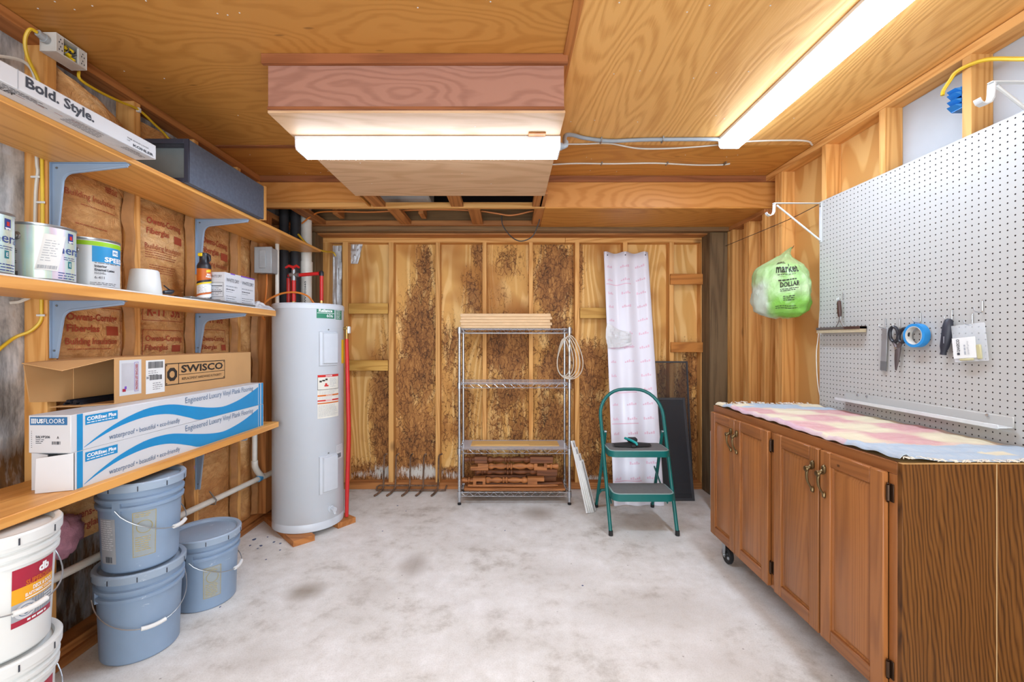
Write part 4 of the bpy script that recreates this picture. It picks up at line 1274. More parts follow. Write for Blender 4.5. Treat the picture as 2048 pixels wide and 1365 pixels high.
# ================================================================ ON THE LOWEST SHELF
Z3 = .7955
Y0, Y1, X0, X1, H = 1.552, 2.768, -1.676, -1.528, .1325
def flooring_carton(label, z, opened):
    t = thing('flooring_carton', label, 'carton', ((X0 + X1) / 2, (Y0 + Y1) / 2, z), 'blue and white flooring cartons')
    if not opened:
        MB().box(X0, X1, Y0, Y1, z, z + H, .002).build('box', WHITEBOX, t)
    else:
        mb = MB(); c = .003
        mb.box(X1 - c, X1, Y0 + .01, Y1, z, z + H); mb.box(X0, X0 + c, Y0 + .01, Y1, z, z + H)
        mb.box(X0 + c, X1 - c, Y0 + .01, Y1, z + H - c, z + H); mb.box(X0 + c, X1 - c, Y0 + .01, Y1, z, z + c)
        mb.box(X0 + c, X1 - c, Y0 + .10, Y0 + .104, z + c, z + H - c)
        mb.build('box', WHITEBOX, t)
        mb = MB(); mb.prism([(X0, Y0 + .010, z + .001), (X0 + .058, Y0 + .004, z + .001), (X0 + .062, Y0 + .004, z + H - .006), (X0, Y0 + .010, z + H - .002)], [(X0, Y0 + .013, z + .001), (X0 + .058, Y0 + .007, z + .001), (X0 + .062, Y0 + .007, z + H - .006), (X0, Y0 + .013, z + H - .002)]); mb.build('flap', WHITEBOX, t)
        mb = MB(); mb.prism([(X1, Y0 + .010, z + .001), (X0 + .052, Y0 - .028, z + .001), (X0 + .054, Y0 - .026, z + H - .012), (X1, Y0 + .010, z + H - .002)], [(X1, Y0 + .013, z + .001), (X0 + .052, Y0 - .025, z + .001), (X0 + .054, Y0 - .023, z + H - .012), (X1, Y0 + .013, z + H - .002)]); mb.build('flap', WHITEBOX, t)
    f = on_x(X1, 0, z)
    mb = MB()
    for a, b in ((1.573, 1.595), (2.715, 2.733), (2.742, 2.764)):
        put_rect(mb, f, a, b, 0.001, H - .001, 1, .0006)
    up = [(1.600, .010), (1.66, .042), (1.75, .078), (1.86, .104), (1.95, .1085), (2.03, .102), (2.13, .080), (2.24, .057), (2.33, .044), (2.40, .042), (2.50, .055), (2.60, .078), (2.71, .112)]
    lo_ = [(1.600, .008), (1.66, .032), (1.75, .058), (1.86, .072), (1.95, .070), (2.03, .056), (2.13, .024), (2.20, .002), (2.33, .001), (2.40, .001), (2.50, .001), (2.60, .001), (2.71, .001)]
    us = smooth_path([(a, b, 0) for a, b in up], 3); ls = smooth_path([(a, b, 0) for a, b in lo_], 3)
    mb.add([f(p.x, p.y, .0006) for p in us] + [f(p.x, max(p.y, .001), .0006) for p in ls], [(i, i + 1, len(us) + i + 1, len(us) + i) for i in range(len(us) - 1)])
    put_rect(mb, f, 1.604, 1.737, .088, .122, 1, .0006)
    mb.build('blue_print', BLUEPRINT, t, recalc=False)
    mb = MB()
    put_text(mb, 'COREtec Plus', f, 1.610, .102, .120, .014, .035)
    put_lines(mb, f, 1.610, .094, .11, 1, .01, .003, .0012, 0, 0)
    mb.build('white_lettering', WHITEP, t, recalc=False)
    mb = MB()
    put_text(mb, 'waterproof • beautiful • eco-friendly', f, 1.700, .008, .365, .027, .0)
    put_text(mb, 'Engineered Luxury Vinyl Plank Flooring', f, 2.10, .088, .555, .036, .0)
    mb.build('lettering', INKB, t, recalc=False)
    if not opened:
        g = on_y(Y0, X0, z)
        mb = MB(); put_rect(mb, g, .006, X1 - X0 - .012, .098, .126, 1, .0006); mb.build('blue_header', BLUED, t, recalc=False)
        mb = MB()
        for k in range(3):
            for j in range(3): put_rect(mb, g, .011 + .006 * k, .0155 + .006 * k, .104 + .006 * j, .1085 + .006 * j, 1, .0012)
        put_text(mb, 'US', g, .030, .104, .022, .016, .04); put_text(mb, 'FLOORS', g, .054, .104, .072, .016, .0)
        mb.build('white_lettering', WHITEP, t, recalc=False)
        mb = MB()
        put_text(mb, '50LVP206', g, .026, .052, .05, .009, .02); put_text(mb, 'A', g, .100, .050, .007, .009, .02)
        put_lines(mb, g, .026, .046, .035, 3, .006, .002)
        put_barcode(mb, g, .082, .030, .030, .011)
        for k in range(9): put_rect(mb, g, .010, .013, .02 + .007 * k, .0215 + .007 * k, 1, .001)
        mb.build('lettering', INK, t, recalc=False)
    return t
flooring_carton('blue and white flooring carton with open end flaps, resting on the lowest shelf', Z3, True)
flooring_carton('blue and white flooring carton with a closed printed end, stacked on the opened one', Z3 + H + .0005, False)

Z4 = Z3 + 2 * H + .001
bx0, bx1, by0, by1, bh = -1.782, -1.610, 1.817, 2.775, .19
t = thing('hardware_carton', 'brown cardboard carton with open near end on the flooring cartons', 'carton', (-1.705, 2.3, Z4))
c = .004
mb = MB()
mb.box(bx1 - c, bx1, by0, by1, Z4, Z4 + bh, .001); mb.box(bx0, bx0 + c, by0, by1, Z4, Z4 + bh, .001)
mb.box(bx0 + c, bx1 - c, by0, by1, Z4, Z4 + c); mb.box(bx0 + c, bx1 - c, by0, by1, Z4 + bh - c, Z4 + bh)
mb.box(bx0 + c, bx1 - c, by1 - c, by1, Z4 + c, Z4 + bh - c)
mb.build('box', CARDB, t)
def flap(a, b, c_, d, off, nm='flap'):
    A = [Vector(p) for p in (a, b, c_, d)]; O = Vector(off)
    MB().prism(A, [p + O for p in A]).build(nm, CARDB, t)
zt = Z4 + bh
flap((bx1, by0, zt - .001), (bx0, by0, zt - .001), (bx0 + .0, by0 - .19, zt - .012), (bx1 - .045, by0 - .17, zt - .040), (0, 0, -.003))
flap((bx0, by0, zt - .004), (bx0, by0, Z4 + .012), (bx0 - .002, by0 - .16, Z4 + .03), (bx0 - .002, by0 - .18, zt - .02), (-.003, 0, 0))
flap((bx1, by0, Z4 + .001), (bx0, by0, Z4 + .001), (bx0 + .01, by0 - .10, Z4 + .001), (bx1 - .06, by0 - .07, Z4 + .001), (0, 0, .003))
f = on_x(bx1, 0, Z4)
mb = MB(); put_rect(mb, f, 1.838, 1.948, .030, .178, 1, .0006, 0); put_rect(mb, f, 1.972, 2.080, .022, .172, 1, .0006, 1)
mb.build('shipping_label', [WHITEBOX, PAPER], t, recalc=False)
mb = MB()
put_rect(mb, f, 1.848, 1.930, .048, .165, 1, .001, 2)
put_rect(mb, f, 1.911, 1.933, .042, .168, 1, .0012, 3); put_rect(mb, f, 1.9125, 1.9315, .0435, .1665, 1, .0015, 2); put_text(mb, 'PACKING LIST ENCLOSED', f, 1.916, .05, .012, .11, .03, .0020, 4, 0, True)
put_rect(mb, f, 1.852, 1.868, .046, .058, 1, .0014, 4); put_rect(mb, f, 1.862, 1.872, .056, .068, 1, .0016, 3)
put_barcode(mb, f, 1.985, .135, .085, .030, .0012, 0); put_barcode(mb, f, 1.992, .082, .07, .022, .0012, 0)
put_text(mb, 'H', f, 1.976, .088, .010, .012, .04, .0012, 0)
put_lines(mb, f, 1.985, .122, .06, 3, .009, .002, .0012, 0); put_lines(mb, f, 2.01, .066, .06, 4, .009, .002, .0012, 0)
mb.build('label_print', [INK, GREYP, plain('packing_sleeve', (196, 196, 202), .4), PURPLE, CRIMSON], t, recalc=False)
mb = MB()
def frame(u0, u1, v0, v1, w):
    for a, b, c2, d in ((u0, u1, v0, v0 + w), (u0, u1, v1 - w, v1), (u0, u0 + w, v0, v1), (u1 - w, u1, v0, v1)):
        put_rect(mb, f, a, b, c2, d, 1, .001)
frame(2.083, 2.520, .048, .152, .004)
put_rect(mb, f, 2.166, 2.170, .048, .152, 1, .001); put_rect(mb, f, 2.17, 2.516, .092, .0945, 1, .001)
put_text(mb, 'SWISCO', f, 2.184, .102, .318, .038, .03)
put_text(mb, 'REPLACEMENT HARDWARE AUTHORITY', f, 2.190, .066, .30, .013, .0)
N = 8
ro, ri, cu, cv = .034, .017, 2.126, .099
pts = [f(cu + ro * math.cos(PI / 8 + 2 * PI * k / N), cv + ro * math.sin(PI / 8 + 2 * PI * k / N), .001) for k in range(N)] + [f(cu + ri * math.cos(PI / 8 + 2 * PI * k / N), cv + ri * math.sin(PI / 8 + 2 * PI * k / N), .001) for k in range(N)]
mb.add(pts, [(k, (k + 1) % N, N + (k + 1) % N, N + k) for k in range(N)])
for u, v in ((2.092, .057), (2.092, .143), (2.511, .057), (2.511, .143)): put_rect(mb, f, u - .003, u + .003, v - .003, v + .003, 1, .001)
mb.build('lettering', INKN, t, recalc=False)
for k in range(9):
    x = -1.77 + .014 * (k % 5) + .006 * (k // 5); z = Z4 + c + .0002 + .0105 * (k // 5)
    m2 = MB()
    y0 = 1.76 + .02 * random.random()
    m2.prism([(x, y0, z), (x + .012, y0, z), (x + .012, y0, z + .003), (x + .008, y0, z + .004), (x + .010, y0, z + .010), (x + .004, y0, z + .009), (x + .003, y0, z + .004), (x, y0, z + .004)],
             [(x, y0 + .8, z), (x + .012, y0 + .8, z), (x + .012, y0 + .8, z + .003), (x + .008, y0 + .8, z + .004), (x + .010, y0 + .8, z + .010), (x + .004, y0 + .8, z + .009), (x + .003, y0 + .8, z + .004), (x, y0 + .8, z + .004)])
    tag(m2.build('black_track_strip', BLACKPL), 'thin black plastic strip lying in the open brown carton', 'strip', 'black strips in the open carton')

# ================================================================ PAILS UNDER THE SHELF
def pail(label, cx, cy, z0, h, rt, rb, mb_, ml, bail_deg, drop, deco=None, ribs=2, dirty=None):
    t = thing('plastic_pail', label, 'pail', (cx, cy, z0), 'lidded plastic pails under the shelf')
    view = math.atan2(-cy, -cx)
    P = [(0, z0 + .006), (rb - .012, z0 + .004), (rb - .004, z0), (rb, z0 + .006)]
    def rad(z): return rb + (rt - rb) * (z - z0) / h
    zz = [z0 + h * (.70 if ribs == 2 else .735) + k * h * (.085 if ribs == 2 else .068) for k in range(ribs)]
    for z in zz:
        P += [(rad(z), z), (rad(z) + .009, z + .002), (rad(z) + .010, z + .014), (rad(z), z + .018)]
    P += [(rad(z0 + h - .03), z0 + h - .034), (rad(z0 + h) , z0 + h - .012)]
    MB().lathe(P, (cx, cy, 0), 56).build('pail_body', mb_, t, ang=30)
    zl = z0 + h
    lid = MB().lathe([(rt + .004, zl - .036), (rt + .012, zl - .034), (rt + .013, zl - .006), (rt + .009, zl), (rt + .002, zl + .0), (rt - .006, zl - .004), (rt - .010, zl - .016), (rt - .030, zl - .014), (rt - .034, zl - .012), (0, zl - .012)], (cx, cy, 0), 56).build('lid', ml, t, ang=30)
    m2 = MB()
    for k in range(10):
        a = 2 * PI * k / 10 + .3
        e = Vector((math.cos(a), math.sin(a), 0)); q = Vector((-e.y, e.x, 0))
        c0 = Vector((cx, cy, 0)) + e * (rt + .0128)
        m2.prism([c0 - q * .0018 + Vector((0, 0, zl - .032)), c0 + q * .0018 + Vector((0, 0, zl - .032)), c0 + q * .0018 + Vector((0, 0, zl - .012)), c0 - q * .0018 + Vector((0, 0, zl - .012))],
                 [p + e * .0012 for p in (c0 - q * .0018 + Vector((0, 0, zl - .032)), c0 + q * .0018 + Vector((0, 0, zl - .032)), c0 + q * .0018 + Vector((0, 0, zl - .012)), c0 - q * .0018 + Vector((0, 0, zl - .012)))])
    m2.build('lid_slit', INK, lid)
    a = view + math.radians(bail_deg)
    ze = zz[0] - .016 if ribs > 2 else z0 + h * .72
    r0 = rad(ze) + .010
    for sgn in (-1, 1):
        b = a + sgn * PI / 2
        e = Vector((math.cos(b), math.sin(b), 0)); q = Vector((-e.y, e.x, 0)); c0 = Vector((cx, cy, ze))
        A = [c0 + e * (r0 - .012) + q * .014 * s + Vector((0, 0, d)) for s, d in ((-1, -.018), (1, -.018), (1, .03), (-1, .03))]
        MB().prism(A, [p + e * .012 for p in A]).build('ear', mb_, t)
    pts = []
    for k in range(25):
        s = k / 24; b = a - PI / 2 + PI * s
        pts.append((cx + (r0 + .006) * math.cos(b), cy + (r0 + .006) * math.sin(b), ze - drop * math.sin(PI * s) ** .75))
    bl = MB().tube(pts, .0022, 6).build('bail', WIRE, t)
    MB().tube(pts[10:15], .0085, 10).build('grip', PAPER, bl)
    if deco: deco(t, lambda deg: on_cyl(cx, cy, rb, view + math.radians(deg), z0, rt, h), rt, h)
    return t
YLAB = m_clear('clear_yellow_sticker', (206, 204, 180), .35, .3)
def deco_grey(u0, v0, v1, side):
    def d(t, fn, r, h):
        f = fn(u0); hw = .036
        mb = MB()
        put_rect(mb, f, -hw, hw, v0, v1, 8, .0010)
        mb.build('sticker', YLAB, t, recalc=False)
        mb = MB()
        a, b, w = hw, (v1 - v0), .002
        for p in ((-a, a, v0, v0 + w), (-a, a, v1 - w, v1), (-a, -a + w, v0, v1), (a - w, a, v0, v1)): put_rect(mb, f, *p, 6, .0016)
        vc = v1 - b * .34
        ring = [f(.024 * math.cos(k * PI / 10), vc + .026 * math.sin(k * PI / 10), .0018) for k in range(20)]
        mb.tube(ring, .0012, 4, closed=True)
        put_lines(mb, f, -.028, v1 - .012, .05, 2, .008, .003, .0016); put_lines(mb, f, -.028, v0 + b * .42, .055, 7, .009, .003, .0016)
        mb.build('sticker_print', AMBERD, t, recalc=False)
        if side:
            f2 = fn(side)
            mb = MB(); put_rect(mb, f2, -.035, .035, v0 - .02, v1 - .02, 8, .0010, 0)
            put_lines(mb, f2, -.03, v1 - .03, .058, 14, .009, .0035, .0016, 1, .15); put_barcode(mb, f2, -.01, v0 - .014, .03, .024, .0016, 2)
            mb.build('side_label', [GREYP, WHITEBOX, INK], t, recalc=False)
    return d
AMBERD = plain('sticker_print_ochre', (176, 160, 98), .5)
pail('grey pail at the bottom of the stack of two, nearest the shelf edge', -1.600, 1.935, .0008, .372, .148, .136, GREYPLASTIC, GREYLID, 15, .125)
pail('grey pail stacked on another grey pail, clear yellow sticker on it', -1.598, 1.935, .3735, .368, .146, .130, GREYPLASTIC, GREYLID, 58, .12, deco_grey(4, .06, .245, -52))
pail('single grey pail standing on the floor by the white drain pipe', -1.56, 2.285, .0008, .355, .148, .136, GREYPLASTIC, GREYLID, 66, .10, deco_grey(12, .06, .21, 0))
def deco_deck(t, fn, r, h):
    f = fn(42); a, b = -.055, .062
    v0, v1 = .090, .262
    V = lambda k: v0 + (v1 - v0) * k
    mb = MB()
    put_rect(mb, f, a, b, V(.66), V(1), 12, .0008, 0); put_rect(mb, f, a, b, V(.40), V(.66), 12, .0008, 1)
    put_rect(mb, f, a, b, V(.10), V(.40), 12, .0008, 2); put_rect(mb, f, a, b, V(0), V(.10), 12, .0008, 0)
    for k in range(9):
        u = -.008 + .008 * k
        put_rect(mb, f, u, u + .0012, V(.10), V(.40), 1, .0014, 3)
    n = 22
    for rr, mt in ((.026, 4), (.0185, 3), (.0165, 4), (.0095, 3), (.0075, 4)):
        base = [f(a + .032, V(.24), .0016 + .0002 * (mt == 3) + (.026 - rr) * .03)] + [f(a + .032 + rr * math.cos(2 * PI * k / n), V(.24) + rr * .92 * math.sin(2 * PI * k / n), .0016 + (.026 - rr) * .03) for k in range(n)]
        mb.add(base, [(0, 1 + k, 1 + (k + 1) % n) for k in range(n)], mt)
    for k in range(4): put_rect(mb, f, .026, .056, V(.20 + .05 * k), V(.215 + .05 * k), 3, .0016, 5)
    mb.build('front_label', [CRIMSON, AMBER, GREYP, INKB, WHITEBOX, WHITEP], t, recalc=False)
    mb = MB()
    put_text(mb, 'db', f, .006, V(.80), .034, .026, .05, .0016, 0)
    put_text(mb, 'SUPERDECK', f, -.026, V(.665), .084, .016, .03, .0016, 1)
    put_text(mb, 'DECK & DOCK', f, -.008, V(.55), .062, .012, .03, .0016, 0)
    put_text(mb, 'ELASTOMERIC COATING', f, -.026, V(.47), .084, .010, .03, .0016, 0)
    put_rect(mb, f, -.026, .058, V(.425), V(.445), 6, .0016, 0)
    put_lines(mb, f, -.02, V(.035), .07, 1, .01, .006, .0016, 0)
    mb.build('label_lettering', [WHITEP, ORANGE], t, recalc=False)
    g = fn(0); mb = MB(); put_lines(mb, g, -.10, .262, .12, 19, .009, .003, .001, 0, .1); mb.build('side_print', GREYP, t, recalc=False)
pail('white coating pail on the concrete, under the other white pail', -1.585, 1.352, .0008, .384, .150, .136, WHITEPLASTIC, WHITEPLASTIC, 32, .11, deco_deck, 3)
pail('white coating pail with a crimson and amber label, stacked on another', -1.582, 1.350, .3858, .370, .150, .134, WHITEPLASTIC, WHITEPLASTIC, 32, .115, deco_deck, 3)

# ================================================================ PIPES IN THE CORNER, WATER HEATER
t = thing('drain_pipe', 'white plastic drain pipe running low along the insulated studs', 'pipe', (-1.76, 2.5, .3))
MB().tube([(-1.786, 1.40, .395), (-1.780, 2.40, .374), (-1.758, 3.13, .352)], .017, 14).build('pipe_run', PVC, t)
MB().tube([(-1.758, 3.15, .351), (-1.752, 3.40, .343)], .021, 14).build('coupling', PVC, t)
MB().tube([(-1.758, 3.115, .3525), (-1.758, 3.15, .351)], .0215, 14).build('blue_joint', PVCBLUE, t)
MB().tube(smooth_path([(-1.757, 3.17, .352), (-1.759, 3.115, .405), (-1.760, 3.085, .45), (-1.760, 3.08, .49)], 4), .0205, 14).build('elbow', PVC, t)
MB().tube([(-1.760, 3.08, .49), (-1.760, 3.08, .758)], .0165, 14).build('riser', PVC, t)
mb = MB(); mb.tube([(-1.79, 2.66, .42), (-1.766, 2.655, .395), (-1.743, 2.65, .372), (-1.748, 2.648, .348), (-1.775, 2.65, .345), (-1.80, 2.655, .36)], .004, 6)
mb.build('pipe_hanger', STEELPART, t)

for x, y, r, lab in ((-1.755, 3.47, .034, 'black foam covered pipe nearest the junction box'), (-1.69, 3.52, .036, 'black foam covered pipe beside the tall white pipe')):
    o = MB().tube([(x, y, .3), (x, y, 2.6)], r, 14).build('insulated_pipe', BLACKPIPE)
    tag(o, lab, 'pipe', 'black pipes in the corner')
t = thing('vent_pipe', 'tall white plastic pipe standing in the corner behind the heater', 'pipe', (-1.64, 3.6, 0))
MB().tube([(-1.640, 3.60, .02), (-1.640, 3.60, 2.60)], .042, 18).build('pipe', PVC, t)
MB().tube([(-1.640, 3.60, 1.85), (-1.640, 3.60, 1.96)], .048, 18).build('coupling', PVC, t)
mb = MB(); put_text(mb, '3 IN  DWV  D2665', on_cyl(-1.640, 3.60, .042, math.atan2(-3.6, 1.64) - .2, 1.5), -.006, 0, .012, .30, .02, .001, 0, 0, True); mb.build('pipe_print', INK, t, recalc=False)

t = thing('junction_box', 'grey electrical disconnect box on the corner stud above the heater', 'junction box', (-1.72, 3.16, 1.79))
bz0, bz1 = 1.800, 1.975
MB().box(-1.780, -1.665, 3.132, 3.204, bz0, bz1, .004).build('box', BOXGREY, t)
MB().box(-1.784, -1.661, 3.112, 3.131, bz0 - .004, bz1 + .006, .004).build('cover', BOXGREY, t)
MB().box(-1.745, -1.70, 3.106, 3.1115, bz0 + .03, bz1 - .02, .002).build('cover_panel', BOXGREY, t)
cable('orange_cable', [(-1.725, 3.17, bz0 - .002), (-1.728, 3.172, 1.70), (-1.745, 3.175, 1.56), (-1.76, 3.18, 1.50), (-1.74, 3.17, 1.47)], .006, CABLEO, 'orange cable hanging below the grey disconnect box')
cable('orange_cable', [(-1.735, 3.12, 1.545), (-1.70, 3.13, 1.605), (-1.62, 3.16, 1.655), (-1.53, 3.18, 1.668), (-1.45, 3.20, 1.645), (-1.405, 3.21, 1.590)], .007, CABLEO, 'orange cable looping over onto the heater top')
o = MB().tube([(-1.685, 3.235, 1.2), (-1.685, 3.235, 2.10)], .014, 10).build('white_conduit', PVC)
tag(o, 'thin white conduit rising behind the grey disconnect box', 'conduit')

HX, HY, HR, HZ = -1.43, 3.18, .235, .0395
t = thing('water_heater', 'tall pale grey electric water heater standing on wood planks', 'water heater', (HX, HY, HZ))
MB().lathe([(0, HZ), (HR - .004, HZ), (HR, HZ + .003), (HR, HZ + .05), (HR - .002, HZ + .053), (HR - .002, HZ + .056), (HR, HZ + .058), (HR, 1.535), (HR + .002, 1.537)], (HX, HY, 0), 72).build('tank', ENAMEL, t, ang=50)
MB().lathe([(HR + .0015, 1.537), (HR + .003, 1.538), (HR + .003, 1.566), (HR - .004, 1.576), (0, 1.584)], (HX, HY, 0), 72).build('top_cover', ENAMEL2, t, ang=30)
HV = math.atan2(-HY, -HX)
hf = lambda deg, z: on_cyl(HX, HY, HR, HV + math.radians(deg), z)
def curved_slab(mb, f, u0, u1, v0, v1, e0, e1, c=.006, mat=0):
    n = 8
    us = [u0 + (u1 - u0) * k / n for k in range(n + 1)]
    A = [f(u, v0, e0) for u in us] + [f(u, v1, e0) for u in reversed(us)]
    us2 = [u0 + c + (u1 - u0 - 2 * c) * k / n for k in range(n + 1)]
    B = [f(u, v0 + c, e1) for u in us2] + [f(u, v1 - c, e1) for u in reversed(us2)]
    k = len(A)
    mb.add(A + B, [(i, (i + 1) % k, k + (i + 1) % k, k + i) for i in range(k)] + [(k + i, k + i + 1, 2 * k - 2 - i, 2 * k - 1 - i) for i in range(n)], mat)
R_ = math.radians
for z0, z1 in ((1.150, 1.385), (.280, .540)):
    mb = MB(); f = hf(15, 0)
    curved_slab(mb, f, 0, HR * R_(33), z0, z1, .0, .010, .004)
    curved_slab(mb, f, HR * R_(5), HR * R_(32), z0 + .014, z1 - .008, .010, .022, .006)
    p = mb.build('access_panel', ENAMEL2, t, ang=25)
    m2 = MB(); q = f(HR * R_(16), z1 + .012, .002); m2.lathe([(0, -.003), (.004, -.003), (.005, .003)], q, 8, 0, 'y'); m2.build('screw', STEELPART, p)
f = hf(11.5, 0)
mb = MB(); put_rect(mb, f, 0, HR * R_(32), 1.474, 1.548, 8, .0008); put_rect(mb, f, HR * R_(34.5), HR * R_(53), 1.470, 1.540, 5, .0008); mb.build('green_label', GREENP, t, recalc=False)
mb = MB(); put_text(mb, 'Reliance', f, .014, 1.516, .098, .022, .03); put_text(mb, '606', f, .068, 1.482, .048, .022, .0); put_rect(mb, f, .004, HR * R_(32) - .004, 1.508, 1.5105, 6, .0014)
for k in range(7): put_lines(mb, f, HR * R_(36), 1.53 - .009 * k, .06, 1, .01, .003, .0014)
mb.build('label_lettering', WHITEP, t, recalc=False)
f = hf(13, 0); W = HR * R_(40)
mb = MB(); put_rect(mb, f, 0, W, .795, 1.088, 10, .0008); mb.build('warning_label', plain('label_cream', (222, 218, 206), .5), t, recalc=False)
mb = MB()
put_rect(mb, f, 0, W, 1.074, 1.090, 10, .0014, 0); put_rect(mb, f, 0, W, .944, .954, 10, .0014, 1); put_rect(mb, f, 0, W, .910, .920, 10, .0014, 0); put_rect(mb, f, 0, W, .893, .901, 10, .0014, 1)
put_text(mb, 'DANGER', f, .055, 1.077, .05, .010, .03, .002, 3); put_text(mb, 'DANGER', f, .055, .912, .05, .007, .03, .002, 3); put_text(mb, 'WARNING', f, .055, .946, .05, .006, .03, .002, 3)
for a, b, c_, d in ((0, W, .988, .991), (0, .002, .988, 1.074), (W - .002, W, .988, 1.074)): put_rect(mb, f, a, b, c_, d, 10, .0014, 2)
put_lines(mb, f, .085, 1.06, .06, 7, .009, .003, .0014, 4); put_lines(mb, f, .01, .978, .14, 3, .009, .0025, .0014, 4); put_lines(mb, f, .006, .935, .14, 2, .008, .002, .0014, 4); put_lines(mb, f, .006, .88, .15, 9, .009, .0025, .0014, 4, .2)
for u, v, w, h, mt in ((.012, 1.040, .016, .012, 2), (.030, 1.046, .02, .010, 2), (.052, 1.052, .016, .012, 2), (.045, 1.010, .03, .010, 0), (.05, 1.018, .014, .014, 0)): put_rect(mb, f, u, u + w, v, v + h, 2, .0016, mt)
mb.build('warning_print', [REDP, ORANGE, INKN, WHITEP, GREYP], t, recalc=False)
mb = MB(); f = hf(64, 0); put_rect(mb, f, 0, HR * R_(22), 1.16, 1.33, 6, .0008); mb.build('yellow_label', YELLOW, t, recalc=False)
mb = MB(); f = hf(48, 0); put_rect(mb, f, 0, HR * R_(20), .49, .59, 5, .0008, 0); put_lines(mb, f, .006, .58, .07, 5, .009, .003, .0014, 1, .1); put_barcode(mb, f, .006, .50, .05, .03, .0014, 2); mb.build('rating_label', [WHITEBOX, GREYP, INK], t, recalc=False)
a = HV + R_(36); e = Vector((math.cos(a), math.sin(a), 0)); q0 = Vector((HX, HY, .165)) + e * (HR - .004)
mb = MB(); mb.tube([q0, q0 + e * .010], .024, 16); mb.tube([q0 + e * .010, q0 + e * .034], .011, 10); mb.tube([q0 + e * .034, q0 + e * .046], .017, 8); mb.tube([q0 + e * .026 + Vector((0, 0, -.004)), q0 + e * .040 + Vector((.008, 0, -.03))], [.009, .008], 8)
mb.build('drain_valve', ENAMEL2, t)
MB().tube([(-1.215, 3.22, 1.41), (-1.1892, 3.22, 1.41)], .011, 10).build('relief_port', BRASS, t)
# hot and cold lines above the tank
t = thing('red_water_pipe', 'red water pipes with a red valve rising from the heater top', 'pipe', (-1.5, 3.2, 1.584))
MB().tube([(-1.348, 3.2, 1.59), (-1.348, 3.2, 1.80)], .013, 12).build('pipe', REDPEX, t)
MB().tube([(-1.365, 3.2, 1.806), (-1.535, 3.22, 1.796)], .013, 12).build('pipe', REDPEX, t)
MB().tube([(-1.548, 3.2, 1.59), (-1.548, 3.2, 1.76)], .015, 12).build('pipe', REDPEX, t)
MB().tube([(-1.625, 3.28, 1.585), (-1.625, 3.28, 1.79)], .014, 12).build('pipe', REDPEX, t)
MB().tube([(-1.625, 3.28, 1.80), (-1.56, 3.22, 1.80)], .013, 12).build('pipe', REDPEX, t)
for x, y, z in ((-1.348, 3.2, 1.806), (-1.625, 3.28, 1.80)):
    mb = MB(); mb.lathe([(0, -.018), (.0155, -.018), (.0155, .010), (.01, .018), (0, .018)], (x, y, z), 12); mb.build('crimp_elbow', BLACKPL, t)
for x, y in ((-1.348, 3.2), (-1.548, 3.2)):
    MB().lathe([(0, 1.5845), (.017, 1.5845), (.017, 1.60), (.014, 1.61), (0, 1.61)], (x, y, 0), 8).build('brass_nipple', BRASS, t)
mb = MB(); mb.tube([(-1.548, 3.2, 1.755), (-1.548, 3.2, 1.835)], [.018, .014], 10); mb.tube([(-1.575, 3.2, 1.795), (-1.515, 3.2, 1.795)], .016, 10); v = mb.build('valve_body', STEELPART, t)
mb = MB(); mb.tube([(-1.60, 3.185, 1.845), (-1.575, 3.185, 1.858), (-1.548, 3.19, 1.848), (-1.521, 3.185, 1.858), (-1.50, 3.185, 1.845)], [.007, .010, .011, .010, .007], 8); mb.tube([(-1.548, 3.19, 1.83), (-1.548, 3.19, 1.85)], .008, 8)
mb.build('red_handle', REDPEX, v)
t = thing('relief_pipe', 'red relief pipe with brass valve running down beside the heater', 'pipe', (-1.19, 3.2, .06))
mb = MB(); mb.tube([(-1.1885, 3.22, 1.41), (-1.165, 3.22, 1.41)], .014, 10); mb.tube([(-1.174, 3.22, 1.425), (-1.174, 3.22, 1.36)], [.012, .0135], 10); mb.tube([(-1.174, 3.22, 1.36), (-1.174, 3.22, 1.335)], .012, 10)
mb.build('brass_valve', BRASS, t)
MB().box(-1.165, -1.150, 3.205, 3.235, 1.375, 1.425, .003).build('valve_lever', PAPER, t)
MB().tube(smooth_path([(-1.174, 3.22, 1.335), (-1.170, 3.22, 1.15), (-1.163, 3.22, .85), (-1.160, 3.22, .65), (-1.166, 3.22, .42), (-1.172, 3.22, .20), (-1.174, 3.22, .05)], 5), [.0125 + .003 * math.sin(PI * k / 30) for k in range(31)], 12).build('pipe', REDPEX, t)
def plank_base(label, cx, cy, dx, dy, w, l):
    d = Vector((dx, dy, 0)).normalized(); q = Vector((-d.y, d.x, 0))
    c0 = Vector((cx, cy, .001))
    A = [c0, c0 + q * w, c0 + q * w + d * l, c0 + d * l]
    o = MB().prism(A, [p + Vector((0, 0, .0378)) for p in A]).build('support_plank', WDX[0])
    return tag(o, label, 'plank', 'planks under the water heater')
plank_base('long wood plank under the front of the water heater', -1.283, 2.94, -1, 1, .136, .63)
plank_base('short wood plank poking out under the heater on the red pipe side', -1.115, 3.235, -1, .75, .14, .42)
